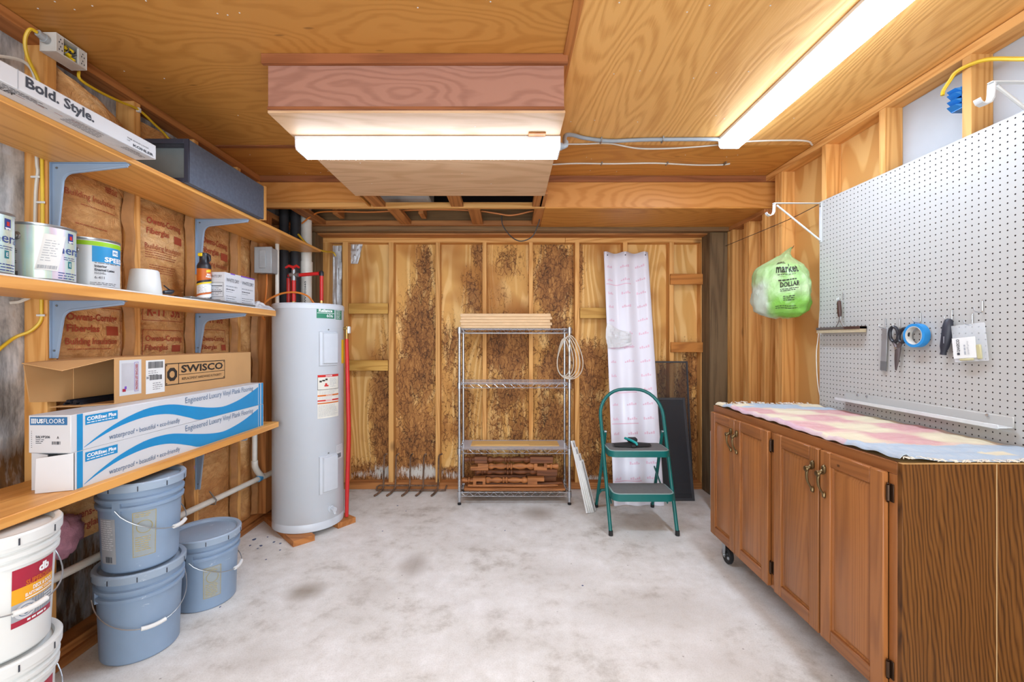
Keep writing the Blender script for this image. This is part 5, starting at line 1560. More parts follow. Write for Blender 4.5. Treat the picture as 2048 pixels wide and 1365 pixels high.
# ================================================================ CHROME WIRE SHELVING
wx0, wx1, wy0, wy1 = -.400, .487, 3.585, 3.900
WZ = (.100, .445, .975, 1.418)
t = thing('wire_shelving', 'chrome wire shelving unit with four tiers against the stained plywood', 'shelving', ((wx0 + wx1) / 2, (wy0 + wy1) / 2, 0))
for x in (wx0, wx1):
    for y in (wy0, wy1):
        mb = MB().tube([(x, y, .022), (x, y, 1.432)], .0115, 12)
        for k in range(28):
            z = .10 + .0485 * k
            mb.lathe([(.0116, z), (.0122, z + .001), (.0122, z + .003), (.0116, z + .004)], (x, y, 0), 12)
        p = mb.build('post', CHROME, t)
        MB().lathe([(0, .001), (.013, .001), (.015, .006), (.015, .014), (.006, .018), (.006, .024), (0, .024)], (x, y, 0), 12).build('foot', BLACKRUB, p)
for z in WZ:
    mb = MB()
    for y in (wy0, wy1):
        for dz in (.0, -.032): mb.tube([(wx0, y, z + dz), (wx1, y, z + dz)], .0032, 6)
        n = 26
        mb.tube([(wx0 + .015 + (wx1 - wx0 - .03) * k / n, y, z - (.030 if k % 2 else .002)) for k in range(n + 1)], .0024, 5)
    for x in (wx0, wx1):
        for dz in (.0, -.032): mb.tube([(x, wy0, z + dz), (x, wy1, z + dz)], .0032, 6)
        n = 10
        mb.tube([(x, wy0 + .01 + (wy1 - wy0 - .02) * k / n, z - (.030 if k % 2 else .002)) for k in range(n + 1)], .0024, 5)
    for k in range(1, 34): mb.tube([(wx0 + (wx1 - wx0) * k / 34, wy0, z + .003), (wx0 + (wx1 - wx0) * k / 34, wy1, z + .003)], .0017, 5)
    for y in (wy0 + .1, wy0 + .21): mb.tube([(wx0, y, z), (wx1, y, z)], .0026, 5)
    for x in (wx0, wx1):
        for y in (wy0, wy1): mb.lathe([(.0125, z - .040), (.0175, z - .038), (.0165, z + .010), (.0125, z + .012)], (x, y, 0), 12)
    s = mb.build('wire_shelf', CHROME, t)
    if z in WZ[1:3]:
        MB().box(wx0 + .012, wx1 - .012, wy0 + .002, wy1 - .006, z + .0055, z + .008).build('shelf_liner', LINER, s)
# pale flooring planks on the topmost tier
for k in range(5):
    dx = (.0, .012, -.004, .012, .002)[k]
    z = WZ[3] + .0060 + .0238 * k
    X0_, X1_ = -.398 + dx * .4, .338 + dx
    mb = MB().box(X0_, X1_, 3.615, 3.80, z, z + .0165, .002)
    mb.box(X0_ + .002, X1_ - .002, 3.622, 3.793, z + .0166, z + .0234)
    tag(mb.build('flooring_plank', MDFW), 'pale flooring plank %s on top of the wire shelving' % ('lowest of the five', 'just above the lowest one', 'in the middle of the five', 'just under the topmost one', 'topmost of the five')[k], 'plank', 'flooring planks on the wire shelving')
tag(MB().box(-.315, .415, 3.665, 3.84, WZ[1] + .0085, WZ[1] + .0125).build('cardboard_sheet', CARDB2), 'long tan cardboard sheet lying on the third wire tier', 'cardboard')
tag(MB().box(-.28, .165, 3.68, 3.82, WZ[1] + .013, WZ[1] + .017).build('cardboard_sheet', CARDB2), 'shorter tan cardboard sheet lying on the longer one', 'cardboard')

# turned railing pieces on the bottom tier
def turned(label, x0, y, z, segs, m, rot=0.0, notch=None):
    """segs: list of (kind, length): block, notched block, or turned profile"""
    t = thing('turned_baluster', label, 'baluster', (x0, y, z - .027), 'turned railing pieces on the wire shelving')
    x = x0
    R = .027
    for kd, l in segs:
        if kd == 'b':
            MB().box(x, x + l, y - R, y + R, z - R, z + R, .003).build('block', m, t)
        elif kd in ('nu', 'nd'):
            s = 1 if kd == 'nu' else -1
            mb = MB(); za, zb = (z - R, z + R)
            prof = [(x, -R), (x + l, -R), (x + l, R), (x + l * .78, R), (x + l * .78, .002), (x + l * .26, .002), (x + l * .26, R), (x, R)]
            P = [(a, y - R, z + s * b) for a, b in prof]; mb.prism(P, [(a, y + R, c) for a, _, c in P]); mb.build('notched_block', m, t)
        elif kd in ('lu', 'ld', 'ru', 'rd'):      # half-lapped end: open to one end
            s = 1 if kd[1] == 'u' else -1
            prof = [(x, -R), (x + l, -R), (x + l, R), (x + l * .42, R), (x + l * .42, .002), (x, .002)] if kd[0] == 'l' else [(x, -R), (x + l, -R), (x + l, .002), (x + l * .58, .002), (x + l * .58, R), (x, R)]
            P = [(a, y - R, z + s * b) for a, b in prof]; MB().prism(P, [(a, y + R, c) for a, _, c in P]).build('lapped_block', m, t)
        elif kd == 't':                            # long vase turning
            pr = [(0, 0)] + [(r, h) for r, h in ((.016, 0), (.024, .03), (.026, .06), (.024, .09), (.016, .13), (.015, .16), (.020, .20), (.0245, .28), (.022, .34), (.015, .37), (.014, .40), (.025, .415), (.025, .44), (.016, .455), (.016, .475), (.026, .49), (.026, .515), (.016, .53), (.014, .55), (.019, .60), (.025, .68), (.022, .76), (.016, .82), (.014, .85), (.025, .89), (.027, .93), (.022, .97), (.018, 1.0))] + [(0, 1.0)]
            MB().lathe([(r, h * l) for r, h in pr], (x, y, z), 24, 0, 'x').build('turned_shaft', m, t, ang=50)
        elif kd in ('e', 'f'):                     # turned end finial
            pr = [(0, 0), (.021, 0), (.0235, .10), (.021, .28), (.017, .42), (.015, .5), (.024, .56), (.025, .66), (.016, .74), (.018, 1.0), (0, 1.0)]
            if kd == 'f': pr = [(r, 1 - h) for r, h in reversed(pr)]
            MB().lathe([(r, h * l) for r, h in pr], (x, y, z), 20, 0, 'x').build('turned_end', m, t, ang=50)
        x += l
    return t
zb = WZ[0] + .0062
def flat_piece(nm, label, x0, x1, y0, y1, z0, z1, m):
    return tag(MB().box(x0, x1, y0, y1, z0, z1, .002).build(nm, m), label, 'board', 'boards under the turned railing')
flat_piece('wood_board', 'wide brown board lying flat on the lowest wire tier', -.365, .455, 3.600, 3.74, zb, zb + .020, TURNED)
flat_piece('wood_board', 'brown board behind the wide one on the lowest wire tier', -.37, .46, 3.745, 3.88, zb, zb + .022, TURNEDD)
z = zb + .0225
mb = MB()
mb.tube(smooth_path([(-.33, 3.64, z + .010), (-.30, 3.63, z + .009), (0, 3.625, z + .012), (.25, 3.63, z + .010), (.40, 3.64, z + .009)], 5), [.008] + [.011] * 19 + [.007], 8)
tag(mb.build('curved_rail', TURNED), 'thin bent wooden rail lying under the lowest baluster', 'rail', 'bent rails under the balusters')
mb = MB(); mb.tube(smooth_path([(-.30, 3.68, z + .011), (0, 3.672, z + .013), (.30, 3.68, z + .011), (.44, 3.70, z + .010)], 5), [.008] + [.012] * 14 + [.008], 8)
tag(mb.build('curved_rail', TURNEDD), 'dark bent wooden rail lying behind the thin one under the balusters', 'rail', 'bent rails under the balusters')
z = .148 + .0275
turned('turned brown baluster lowest in the stack, notched on its underside', -.385, 3.655, z, [('e', .092), ('nd', .100), ('t', .345), ('rd', .135)], TURNED)
flat_piece('wood_board', 'dark board standing on edge behind the lowest baluster', -.24, .14, 3.70, 3.722, z - .03, z + .028, TURNEDD)
flat_piece('wood_board', 'long dark plum board standing on edge at the back of the lowest tier', -.29, .40, 3.76, 3.785, .13, .25, TURNEDD)
z2 = z + .0545 + .004
turned('dark turned baluster mostly hidden in the middle of the stack', -.27, 3.700, z2, [('e', .08), ('t', .42), ('b', .17)], TURNEDD)
z3 = z2 + .0552
turned('turned brown baluster with lapped ends, second from the top of the stack', -.315, 3.662, z3, [('lu', .145), ('t', .375), ('nu', .105), ('f', .095)], TURNED)
z4 = z3 + .0552
turned('dark turned baluster with two long blocks, topmost of the stack', -.365, 3.668, z4, [('e', .082), ('b', .105), ('t', .350), ('b', .190)], TURNEDD)

# clear tubing hung on the shelving post
t = thing('clear_tubing', 'coil of clear plastic tubing hung from the wire shelving post', 'tubing', (.49, 3.56, 1.02))
CLT = m_clear('clear_tube', (216, 204, 184), .2, .5)
for k in range(5):
    w, h, c = .050 + .012 * k, .15 + .006 * k, .015 * (k - 2)
    pts = [(.462 + c * .8 + w * math.cos(a) * (1 - .35 * math.sin(a)), 3.558 - .004 * k, 1.190 + h * math.sin(a)) for a in [2 * PI * j / 28 for j in range(28)]]
    MB().tube(pts, .0042, 6, closed=True).build('coil_loop', CLT, t)
MB().tube([(.470, 3.575, 1.355), (.474, 3.548, 1.35), (.480, 3.55, 1.33), (.484, 3.565, 1.35), (.476, 3.572, 1.372)], .002, 5, closed=True).build('tie', WIRE, t)

# white slats leaning on the shelving
t = thing('slat_bundle', 'bundle of white slats leaning from the floor against the wire shelving', 'slats', (.60, 3.43, 0))
for k in range(4):
    b = Vector((.606 + .017 * k, 3.405 + .010 * k, .002)); T_ = Vector((.507 + .020 * k, 3.546 - .022 * k + .004, .52 - .045 * k))
    ax = (T_ - b).normalized(); q = Vector((.80, -.6, 0)); q = (q - ax * q.dot(ax)).normalized(); w = ax.cross(q).normalized()
    A = [b - q * .0062 - w * .022, b + q * .0062 - w * .022, b + q * .0062 + w * .022, b - q * .0062 + w * .022]
    dz = -min(p.z for p in A) + .0015
    A = [p + Vector((0, 0, dz)) for p in A]
    mb = MB().prism(A, [p + (T_ - b) for p in A]); s = mb.build('slat', SLATW, t)
    c0 = b + Vector((0, 0, dz)) + q * .0064
    MB().prism([c0 - w * .006, c0 + w * .002, c0 + w * .002 + (T_ - b) * .97, c0 - w * .006 + (T_ - b) * .97], [p + q * .0006 for p in (c0 - w * .006, c0 + w * .002, c0 + w * .002 + (T_ - b) * .97, c0 - w * .006 + (T_ - b) * .97)]).build('groove', SLATG, s)

# rusty pronged rack on the floor
t = thing('pronged_rack', 'rusty iron rack with five upright prongs on the floor', 'rack', (-.87, 3.88, 0))
MB().tube([(-1.165, 3.915, .012), (-1.150, 3.905, .009), (-.60, 3.900, .009), (-.560, 3.90, .012), (-.545, 3.895, .055)], .008, 8).build('base_bar', RUST, t)
MB().tube([(-1.165, 3.915, .012), (-1.168, 3.93, .030), (-1.15, 3.94, .040), (-.62, 3.935, .040)], .007, 8).build('base_bar', RUST, t)
for k, px in enumerate((765, 789, 818, 845, 875)):
    x = (px - 1018) / FPX * 3.9
    d = (.02, .018, .014, .012, .02)[k]
    MB().tube(smooth_path([(x - .030, 3.765, .010), (x - .012, 3.82, .014), (x, 3.905, .026), (x + .002, 3.925, .07), (x + .004, 3.93, .20), (x + .006, 3.932, .285), (x + .016, 3.915, .315), (x + d + .022, 3.88, .335)], 4), [.009] * 8 + [.0075] * 21, 8).build('prong', RUST, t)

# ================================================================ FOLDING STEP STOOL
t = thing('step_stool', 'dark green folding two-step stool with a hoop handrail', 'step stool', (.915, 3.25, 0))
LX, RX = .690, 1.142
def fy(z): return 3.012 + .355 * z / .955
def fx(z, s): return (LX - .016 * z) if s < 0 else (RX + .002 * z)
pts = [(fx(z, -1), fy(z), z) for z in (.022, .2, .4, .6, .70)]
zc_, rc = .765, .19
for k in range(0, 9):
    a = PI - (PI / 2) * k / 8
    pts.append((fx(.8, -1) + rc + rc * math.cos(a), fy(zc_ + rc * math.sin(a)), zc_ + rc * math.sin(a)))
for k in range(0, 9):
    a = PI / 2 - (PI / 2) * k / 8
    pts.append((fx(.8, 1) - rc + rc * math.cos(a), fy(zc_ + rc * math.sin(a)), zc_ + rc * math.sin(a)))
pts += [(fx(z, 1), fy(z), z) for z in (.70, .6, .4, .2, .022)]
MB().tube(pts, .0125, 12).build('front_frame', TEAL, t)
for s, X in ((-1, LX), (1, RX)):
    MB().lathe([(0, .001), (.0145, .001), (.0155, .006), (.0145, .034), (0, .034)], (fx(.01, s), fy(.012), 0), 14).build('foot_cap', BLACKRUB, t)
    xr = .706 if s < 0 else 1.126
    xb = .694 if s < 0 else 1.138
    MB().tube([(xr + .0, 3.265, .66), (xr, 3.285, .60), ((xr + xb) / 2, 3.41, .30), (xb, 3.53, .024)], .0120, 12).build('rear_leg', TEAL, t)
    MB().lathe([(0, .001), (.014, .001), (.015, .006), (.014, .032), (0, .032)], (xb, 3.532, 0), 14).build('foot_cap', BLACKRUB, t)
    MB().box(xr - .004 - s * .012, xr + .004 - s * .012, 3.10, 3.44, .262, .276, .001, 0, Matrix.Translation((0, 3.27, .27)) @ Matrix.Rotation(.55, 4, 'X') @ Matrix.Translation((0, -3.27, -.27))).build('link_bar', TEAL, t)
    MB().lathe([(0, -.008), (.009, -.008), (.009, .008), (0, .008)], (xr, 3.262, .655), 10, 0, 'x').build('pivot_bolt', STEELPART, t)
MB().tube(smooth_path([(.697, 3.49, .115), (.715, 3.475, .15), (.76, 3.47, .16), (1.07, 3.47, .16), (1.117, 3.475, .15), (1.135, 3.49, .115)], 4), .011, 10).build('rear_crossbar', TEAL, t)
def tread(z, y0, y1, x0, x1, th):
    def outline(off):
        P = []
        r = .055 - off
        for cx, cy, a0 in ((x0 + .055, y0 + .055, PI), (x1 - .055, y0 + .055, 1.5 * PI), (x1 - .03, y1 - .03, 0), (x0 + .03, y1 - .03, PI / 2)):
            rr = r if cy < (y0 + y1) / 2 else .03 - off
            for k in range(6): P.append((cx + rr * math.cos(a0 + PI / 2 * k / 5), cy + rr * math.sin(a0 + PI / 2 * k / 5)))
        return P
    o = MB().prism([(a, b, z - th) for a, b in outline(0)], [(a, b, z) for a, b in outline(0)]).build('step', TEAL, t)
    MB().prism([(a, b, z + .0002) for a, b in outline(.004)], [(a, b, z + .003) for a, b in outline(.006)]).build('tread_rim', TREADR, o)
    MB().prism([(a, b, z + .0031) for a, b in outline(.012)], [(a, b, z + .005) for a, b in outline(.013)]).build('tread_mat', TREAD, o)
tread(.554, 3.085, 3.335, .697, 1.128, .042)
tread(.285, 2.995, 3.235, .702, 1.129, .048)
# small black tool with a teal grip lying on the upper step
zt = .5595
t = thing('hand_tool', 'small black folded pouch tool with a teal bar on the upper stool step', 'tool', (.88, 3.2, zt))
mb = MB()
for s in (-1, 1):
    mb.sheet(lambda u, v: (.885 + s * (.012 + .12 * u), 3.165 + .10 * v * (1 - .35 * u) - .03 * u * 0 + .012 * u, zt + .002 + .030 * math.sin(PI * min(1, v * .9 + .05)) * (1 - .55 * u) * (.6 + .4 * v) + .006 * u), 8, 8, (0, 0, .004))
mb.box(.868, .905, 3.155, 3.245, zt, zt + .022, .006)
mb.build('black_body', BLACKRUB, t)
mb = MB(); mb.tube([(.845, 3.245, zt + .052), (.875, 3.205, zt + .046), (.905, 3.165, zt + .034), (.91, 3.155, zt + .020)], [.009, .0095, .0095, .007], 10)
mb.build('teal_bar', TEALBR, t)
MB().box(.865, .935, 3.23, 3.275, zt + .020, zt + .056, .01).build('foam_pad', BLACKRUB, t)

# ================================================================ CORRUGATED SHEET, SCREENS, WHITE PANEL
def cs(u, v, e=0.0):
    x = (.838 + .406 * u) * (1 - v) + (.832 + .390 * u) * v
    ph = 2 * PI * (2.3 * u - .10)
    a = .012 * math.cos(ph)
    return (x, 3.565 + .350 * v - a - e, .012 + 2.096 * v + .008 * v * math.cos(ph))
t = thing('corrugated_sheet', 'tall white corrugated plastic sheet with pink film print leaning on the wall', 'sheet', (1.04, 3.6, 0))
MB().sheet(lambda u, v: (cs(u, v)[0], cs(u, v)[1], cs(u, v)[2] - .010), 48, 30, (0, .002, 0)).build('sheet', FILM, t, ang=80)
mb = MB(); fcs = lambda u, v, e=0: (lambda p: (p[0], p[1], p[2] - .010))(cs(u, v, e))
random.seed(3)
for k in range(17):
    v = .035 + .056 * k
    for u0, w in ((.06, .12), (.36, .20), (.70, .20)):
        if random.random() < .12 and u0 < .5: continue
        for j in range(5):
            u = u0 + w * j / 5
            mb.grid(lambda a, b: fcs(u + w / 5 * .75 * a, v + .0052 * b * (1 + .5 * ((j * 7 + k) % 3)) + .008 * (u - u0) + .006 * u, .0016), 2, 1)
for v in (.085, .42, .60, .86, .30):
    mb.grid(lambda a, b: fcs(.03 + .55 * a, v + .004 * b + .003 * a, .0014), 16, 1)
mb.build('film_print', PINKINK, t, recalc=False)
mb = MB()
for u in (.08, .48, .93):
    p = fcs(u, .985, .002); mb.lathe([(0, -.002), (.005, -.002), (.006, .002)], p, 8, 0, 'y')
mb.build('nail_hole', INK, t)
mb = MB()
def torn(u, v):
    b = cs(.0 + .50 * u, .612 + .085 * v * (1 - .45 * u))
    n = mn.noise((u * 4, v * 4, 2)) * .02 + mn.noise((u * 11, v * 11, 5)) * .012
    return (b[0] - .016 * (1 - u) * math.sin(PI * v), b[1] - .018 - abs(n) - .014 * math.sin(PI * u), b[2] - .010 - .03 * (1 - u) * (1 - v))
mb.sheet(torn, 14, 12, (0, .0015, 0))
mb.build('torn_film', FILMCRUMP, t, ang=15)

def screen(label, x0, x1, yb, yt, h, w, bars=(), mesh=None):
    t = thing('window_screen', label, 'screen', ((x0 + x1) / 2, yb, 0), 'window screens leaning on the end wall')
    a = math.atan2(yt - yb, h); L = math.hypot(h, yt - yb)
    M = Matrix.Translation((0, yb, .002)) @ Matrix.Rotation(-a, 4, 'X')
    mb = MB()
    for q in ((x0, x0 + w, 0, L), (x1 - w, x1, 0, L), (x0 + w, x1 - w, 0, w), (x0 + w, x1 - w, L - w, L)) + tuple((x0 + w, x1 - w, L * b, L * b + .018) for b in bars):
        mb.box(q[0], q[1], 0, .011, q[2], q[3], .0015, 0, M)
    mb.build('frame', SCREENF, t)
    MB().box(x0 + w, x1 - w, .004, .006, w, L - w, 0, 0, M).build('mesh', mesh or SCREENM, t)
screen('smaller dark window screen in front of the taller screen', 1.02, 1.532, 3.665, 3.875, .825, .022)
screen('taller dark window screen whose thin frame rises behind the smaller one', 1.00, 1.578, 3.80, 3.930, 1.14, .014, mesh=SCREENM2)
t = MB().box(1.572, 1.860, 3.46, 3.478, .001, .620, .003).build('white_board', PVC)
tag(t, 'white board standing on the floor behind the oak cabinet', 'board')

# loose cables in the open soffit
cable('black_cable', [(-.06, 3.60, ZS + .05), (-.05, 3.62, 2.26), (.02, 3.63, 2.17), (.10, 3.62, 2.133), (.19, 3.61, 2.17), (.235, 3.58, 2.26), (.245, 3.56, ZS + .015), (.24, 3.55, ZS + .05)], .0045, CABLEK, 'black cable drooping in a loop from the open soffit')
cable('orange_cable', [(-1.64, 3.52, 2.25), (-1.55, 3.50, ZS + .010), (-1.45, 3.49, ZS + .040), (-1.1, 3.50, ZS + .040), (-.85, 3.50, ZS + .052), (-.55, 3.5, ZS + .06), (-.25, 3.5, ZS + .05), (-.1, 3.5, ZS + .03), (.02, 3.5, ZS + .015), (.19, 3.5, ZS + .05)], .006, CABLEO, 'orange cable strung across the joists in the open soffit')
# ================================================================ OAK CABINET ON CASTERS
cx0, cx1, cy0, cy1, cz0, cz1 = 1.255, 1.852, 1.420, 2.730, .141, .926
t = thing('oak_cabinet', 'brown oak base cabinet on casters in front of the pegboard', 'cabinet', ((cx0 + cx1) / 2, (cy0 + cy1) / 2, 0))
th = .018
mb = MB()
mb.box(cx0 + th, cx1, cy1 - th, cy1, cz0, cz1, .001)
mb.box(cx1 - th, cx1, cy0 + th, cy1 - th, cz0, cz1, .001)
mb.box(cx0 + th, cx1 - th, cy0 + th, cy1 - th, cz0, cz0 + th)
mb.box(cx0 + th, cx1 - th, 2.066, 2.084, cz0 + th, cz1 - .02)
mb.build('carcass', OAK, t)
MB().box(cx0 + th, cx1 - th, cy0 + th, cy1 - th, cz1 - .020, cz1 - .004).build('top_panel', RAWPLY, t)
MB().box(cx0, 1.556, cy0, cy0 + th, cz0, cz1, .001).build('end_panel', OAKEND, t)
MB().box(1.5605, cx1, cy0, cy0 + th, cz0, cz1, .001).build('end_panel', OAKEND, t)
MB().box(1.5561, 1.5604, cy0 + .002, cy0 + th, cz0, cz1 - .001).build('seam', plain('raw_seam', (206, 172, 124), .7), t, label='pale raw seam between the two oak end panels')
mb = MB()
mb.box(cx0 + .002, cx1 - .001, cy0 + .001, cy0 + th - .001, cz1 + .0002, cz1 + .0016); mb.box(cx0 + th, cx1 - .001, cy1 - th + .001, cy1 - .001, cz1 + .0002, cz1 + .0016)
mb.build('raw_edge', RAWPLY, t)
# face frame
MB().box(cx0, cx0 + th, cy0 + th + .0005, cy1, .886, cz1, .001).build('top_rail', OAKX, t)
MB().box(cx0, cx0 + th, cy0 + th + .0005, cy1, cz0, .175, .001).build('bottom_rail', OAKX, t)
for a, b in ((cy0 + th + .0005, 1.470), (2.060, 2.130), (2.695, cy1)):
    MB().box(cx0, cx0 + th, a, b, .1755, .8855, .001).build('stile', OAK, t)
MB().box(cx0 + .004, cx0 + th, 1.48, 2.05, .18, .88).build('door_backing', OAK, t); MB().box(cx0 + .004, cx0 + th, 2.14, 2.69, .18, .88).build('door_backing', OAK, t)  # oak boards filling the face frame openings behind the doors
def handle(door, y, z):
    mb = MB(); x = cx0 - .0205
    mb.tube([(x, y, z + .062), (x - .004, y, z + .058), (x - .004, y, z + .040), (x - .002, y, z + .030)], [.003, .008, .009, .004], 8)
    mb.tube(smooth_path([(x - .003, y, z + .045), (x - .020, y, z + .034), (x - .027, y, z + .012), (x - .024, y, z - .018), (x - .012, y, z - .042), (x - .003, y, z - .054)], 4), [.0045, .005, .0055, .006, .006, .006, .0058, .0056, .0054, .005, .005, .005, .0048, .0046, .0044, .0042, .004, .0044, .005, .0055, .005], 8)
    mb.tube([(x, y, z - .066), (x - .004, y, z - .060), (x - .004, y, z - .048), (x - .002, y, z - .042)], [.003, .007, .007, .003], 8)
    mb.lathe([(0, -.036), (.010, -.034), (.0125, -.029), (.009, -.025), (.004, -.022), (.004, -.004)], (x, y, z + .030), 12, 0, 'x')
    mb.build('handle', ABRASS, door)
def door(ya, yb, za, zb, hy, hinge_y=None):
    x1, x0 = cx0 - .0005, cx0 - .020
    s = .055
    mb = MB()
    mb.box(x0, x1, ya, ya + s, za, zb, .003); mb.box(x0, x1, yb - s, yb, za, zb, .003)
    d = mb.build('door', OAK, t)
    for p, q in ((zb - s, zb), (za, za + s)): MB().box(x0 + .0004, x1, ya + s + .0004, yb - s - .0004, p, q, .003).build('door_rail', OAKX, d)
    # raised centre panel with sloping border
    ia, ib, ja, jb = ya + s, yb - s, za + s, zb - s
    b = .020
    o = [(x0 + .009, ia, ja), (x0 + .009, ib, ja), (x0 + .009, ib, jb), (x0 + .009, ia, jb)]
    i2 = [(x0 + .013, ia + .006, ja + .006), (x0 + .013, ib - .006, ja + .006), (x0 + .013, ib - .006, jb - .006), (x0 + .013, ia + .006, jb - .006)]
    i3 = [(x0 + .005, ia + b, ja + b), (x0 + .005, ib - b, ja + b), (x0 + .005, ib - b, jb - b), (x0 + .005, ia + b, jb - b)]
    i4 = [(x0 + .002, ia - .001, ja - .001), (x0 + .002, ib + .001, ja - .001), (x0 + .002, ib + .001, jb + .001), (x0 + .002, ia - .001, jb + .001)]
    V = i4 + o + i2 + i3
    F = [(k * 4 + j, k * 4 + (j + 1) % 4, k * 4 + 4 + (j + 1) % 4, k * 4 + 4 + j) for k in range(3) for j in range(4)] + [(12, 13, 14, 15)]
    MB().add(V, F).build('raised_panel', OAK, d)
    handle(d, hy, .772)
    if hinge_y is not None:
        for z in (.822, .242):
            mb = MB(); mb.tube([(cx0 - .010, hinge_y, z - .026), (cx0 - .010, hinge_y, z + .026)], .0055, 8); mb.box(cx0 - .004, cx0 - .0005, hinge_y - .014, hinge_y, z - .030, z + .030, .001)
            for dz in (-.03, .03): mb.lathe([(0, -.004), (.005, 0), (0, .004)], (cx0 - .010, hinge_y, z + dz), 8)
            mb.build('hinge', BRONZE, d)
    return d
zA, zB = .150, .888
door(2.442, 2.728, zA, zB, 2.470)
door(2.126, 2.436, zA, zB, 2.408, 2.118)
door(1.778, 2.078, zA, zB, 1.806)
d4 = door(1.470, 1.768, zA, zB, 1.740, 1.462)
mb = MB(); put_text(mb, 'W', on_x(cx0 - .020, 1.675, .846, -1), 0, 0, .014, .011, .01, .0008); mb.build('pencil_mark', INKN, d4, recalc=False)
def caster(x, y):
    mb = MB()
    mb.box(x - .03, x + .03, y - .035, y + .035, cz0 - .006, cz0 - .0005, .001)
    mb.lathe([(0, .112), (.022, .112), (.022, .135), (0, .135)], (x, y, 0), 14)
    for s in (-1, 1):
        P = [(x + s * .022, y - .02, .125), (x + s * .022, y + .022, .125), (x + s * .022, y + .012, .040), (x + s * .022, y - .012, .040)]
        mb.prism(P, [(a + s * .003, b, c) for a, b, c in P])
    mb.tube([(x - .028, y, .052), (x + .028, y, .052)], .006, 8)
    c = mb.build('caster', WHEELM, t)
    MB().lathe([(0, -.014), (.020, -.014), (.022, -.010), (.030, -.012), (.046, -.013), (.051, -.008), (.051, .008), (.046, .013), (.030, .012), (.022, .010), (.020, .014), (0, .014)], (x, y, .052), 28, 0, 'x').build('wheel', BLACKRUB, c)
    return c
for x, y in ((1.298, 2.64), (1.80, 2.64), (1.298, 1.52), (1.80, 1.52)): caster(x, y)
MB().box(1.272, 1.283, 2.585, 2.60, .045, .062, .002).build('brake_tab', WHEELM, t)

# ---- woven rug draped on the cabinet
BL, CRM, PK, MG = lin((190, 206, 222)), lin((240, 228, 198)), lin((226, 176, 176)), lin((216, 184, 208))
def rug_z(x, y):
    return cz1 + .0082 + .010 * abs(mn.noise((x * 5, y * 5, 1))) + .006 * abs(mn.noise((x * 14, y * 11, 5))) + .0025 * math.sin(y * 60 + 4 * mn.noise((x * 5, y * 3, 2)))
ry0, ry1, rx0, rx1 = 1.432, 2.712, 1.258, 1.842
def rug(u, v):
    x = rx0 + (rx1 - rx0) * u; y = ry0 + (ry1 - ry0) * v
    x += .010 * mn.noise((v * 6, u * 2, 3)) * (1 - u); y += .012 * mn.noise((u * 5, v, 8))
    z = rug_z(x, y)
    if u < .06: z += .014 * math.sin(PI * min(1, (.06 - u) / .06))
    return (x, y, z)
t = MB().sheet(rug, 60, 120, (0, 0, -.004)).build('rag_rug', RUGM, ang=60)
tag(t, 'pastel pink, cream and blue woven rag rug spread on the oak cabinet', 'rug')
def rug_col(x, y, z):
    yw = y + .02 * mn.noise((x * 4, y * 3, 6)) + .06 * (x - 1.5); xw = x + .015 * mn.noise((y * 7, x, 2))
    if yw > 2.52: return (CRM if (yw > 2.62 and xw < 1.45) or (yw > 2.6 and xw > 1.72) else BL)[:3]
    if yw < 1.66: return BL[:3] if not (1.5 < yw < 1.56 and 1.62 < xw < 1.70) else CRM[:3]
    f = math.sin(PI * (xw - 1.25) / .2) * math.sin(PI * (yw - 1.66) / .215)
    t_ = max(0, min(1, .5 - f * 2.2))
    c = [a + (b - a) * t_ for a, b in zip(CRM[:3], PK[:3])]
    if xw < 1.275: c = [a + (b - a) * .6 for a, b in zip(c, MG[:3])]
    n = .12 * mn.noise((x * 9, y * 40, 4))
    return tuple(max(0, min(1, q + n * .5)) for q in c)
paint_attr(t, rug_col)
mb = MB(); random.seed(5)
for k in range(70):
    x = random.uniform(1.27, 1.83); y = ry0 + .006; z = rug_z(x, y)
    l = random.uniform(.012, .03)
    mb.tube([(x, y + .006, z), (x + random.uniform(-.01, .01), y - l * .3, z + .003), (x + random.uniform(-.02, .02), y - min(l, .012), z - .002)], .0016, 4)
for k in range(70):
    x = random.uniform(1.27, 1.83); y = ry1; z = rug_z(x, y)
    mb.tube([(x, y - .006, z), (x + random.uniform(-.01, .01), y + .008, z + .006), (x + random.uniform(-.02, .02), y + .016, z + random.uniform(-.002, .012))], .0016, 4)
f_ = mb.build('fringe', CRMM if 'CRMM' in globals() else plain('fringe_cream', (228, 220, 206), .9), t); f_['kind'] = 'stuff'

# ================================================================ PEGBOARD
px0, px1, pyA, pyB, pz0, pz1 = 1.8565, 1.8625, .222, 2.660, .932, 2.151
P_ = .0254
nc, nr = 96, 48
mb = MB()
V = []; F = []; mi = []
hr = .0031
O8 = [(-.5, -.5), (0, -.5), (.5, -.5), (.5, 0), (.5, .5), (0, .5), (-.5, .5), (-.5, 0)]
for i in range(nc):
    for j in range(nr):
        cy, cz = pyA + P_ * (i + .5), pz0 + P_ * (j + .5)
        b = len(V)
        V.extend((px0, cy + P_ * a, cz + P_ * c) for a, c in O8)
        I8 = [(hr * math.cos(-.75 * PI + k * PI / 4), hr * math.sin(-.75 * PI + k * PI / 4)) for k in range(8)]
        V.extend((px0, cy + a, cz + c) for a, c in I8)
        V.extend((px1, cy + a, cz + c) for a, c in I8)
        for k in range(8):
            k2 = (k + 1) % 8
            F.append((b + k, b + 8 + k, b + 8 + k2, b + k2)); mi.append(0)
            F.append((b + 8 + k, b + 16 + k, b + 16 + k2, b + 8 + k2)); mi.append(1)
mb.v = V; mb.f = F; mb.m = mi
Y2, Z2_ = pyA + P_ * nc, pz0 + P_ * nr
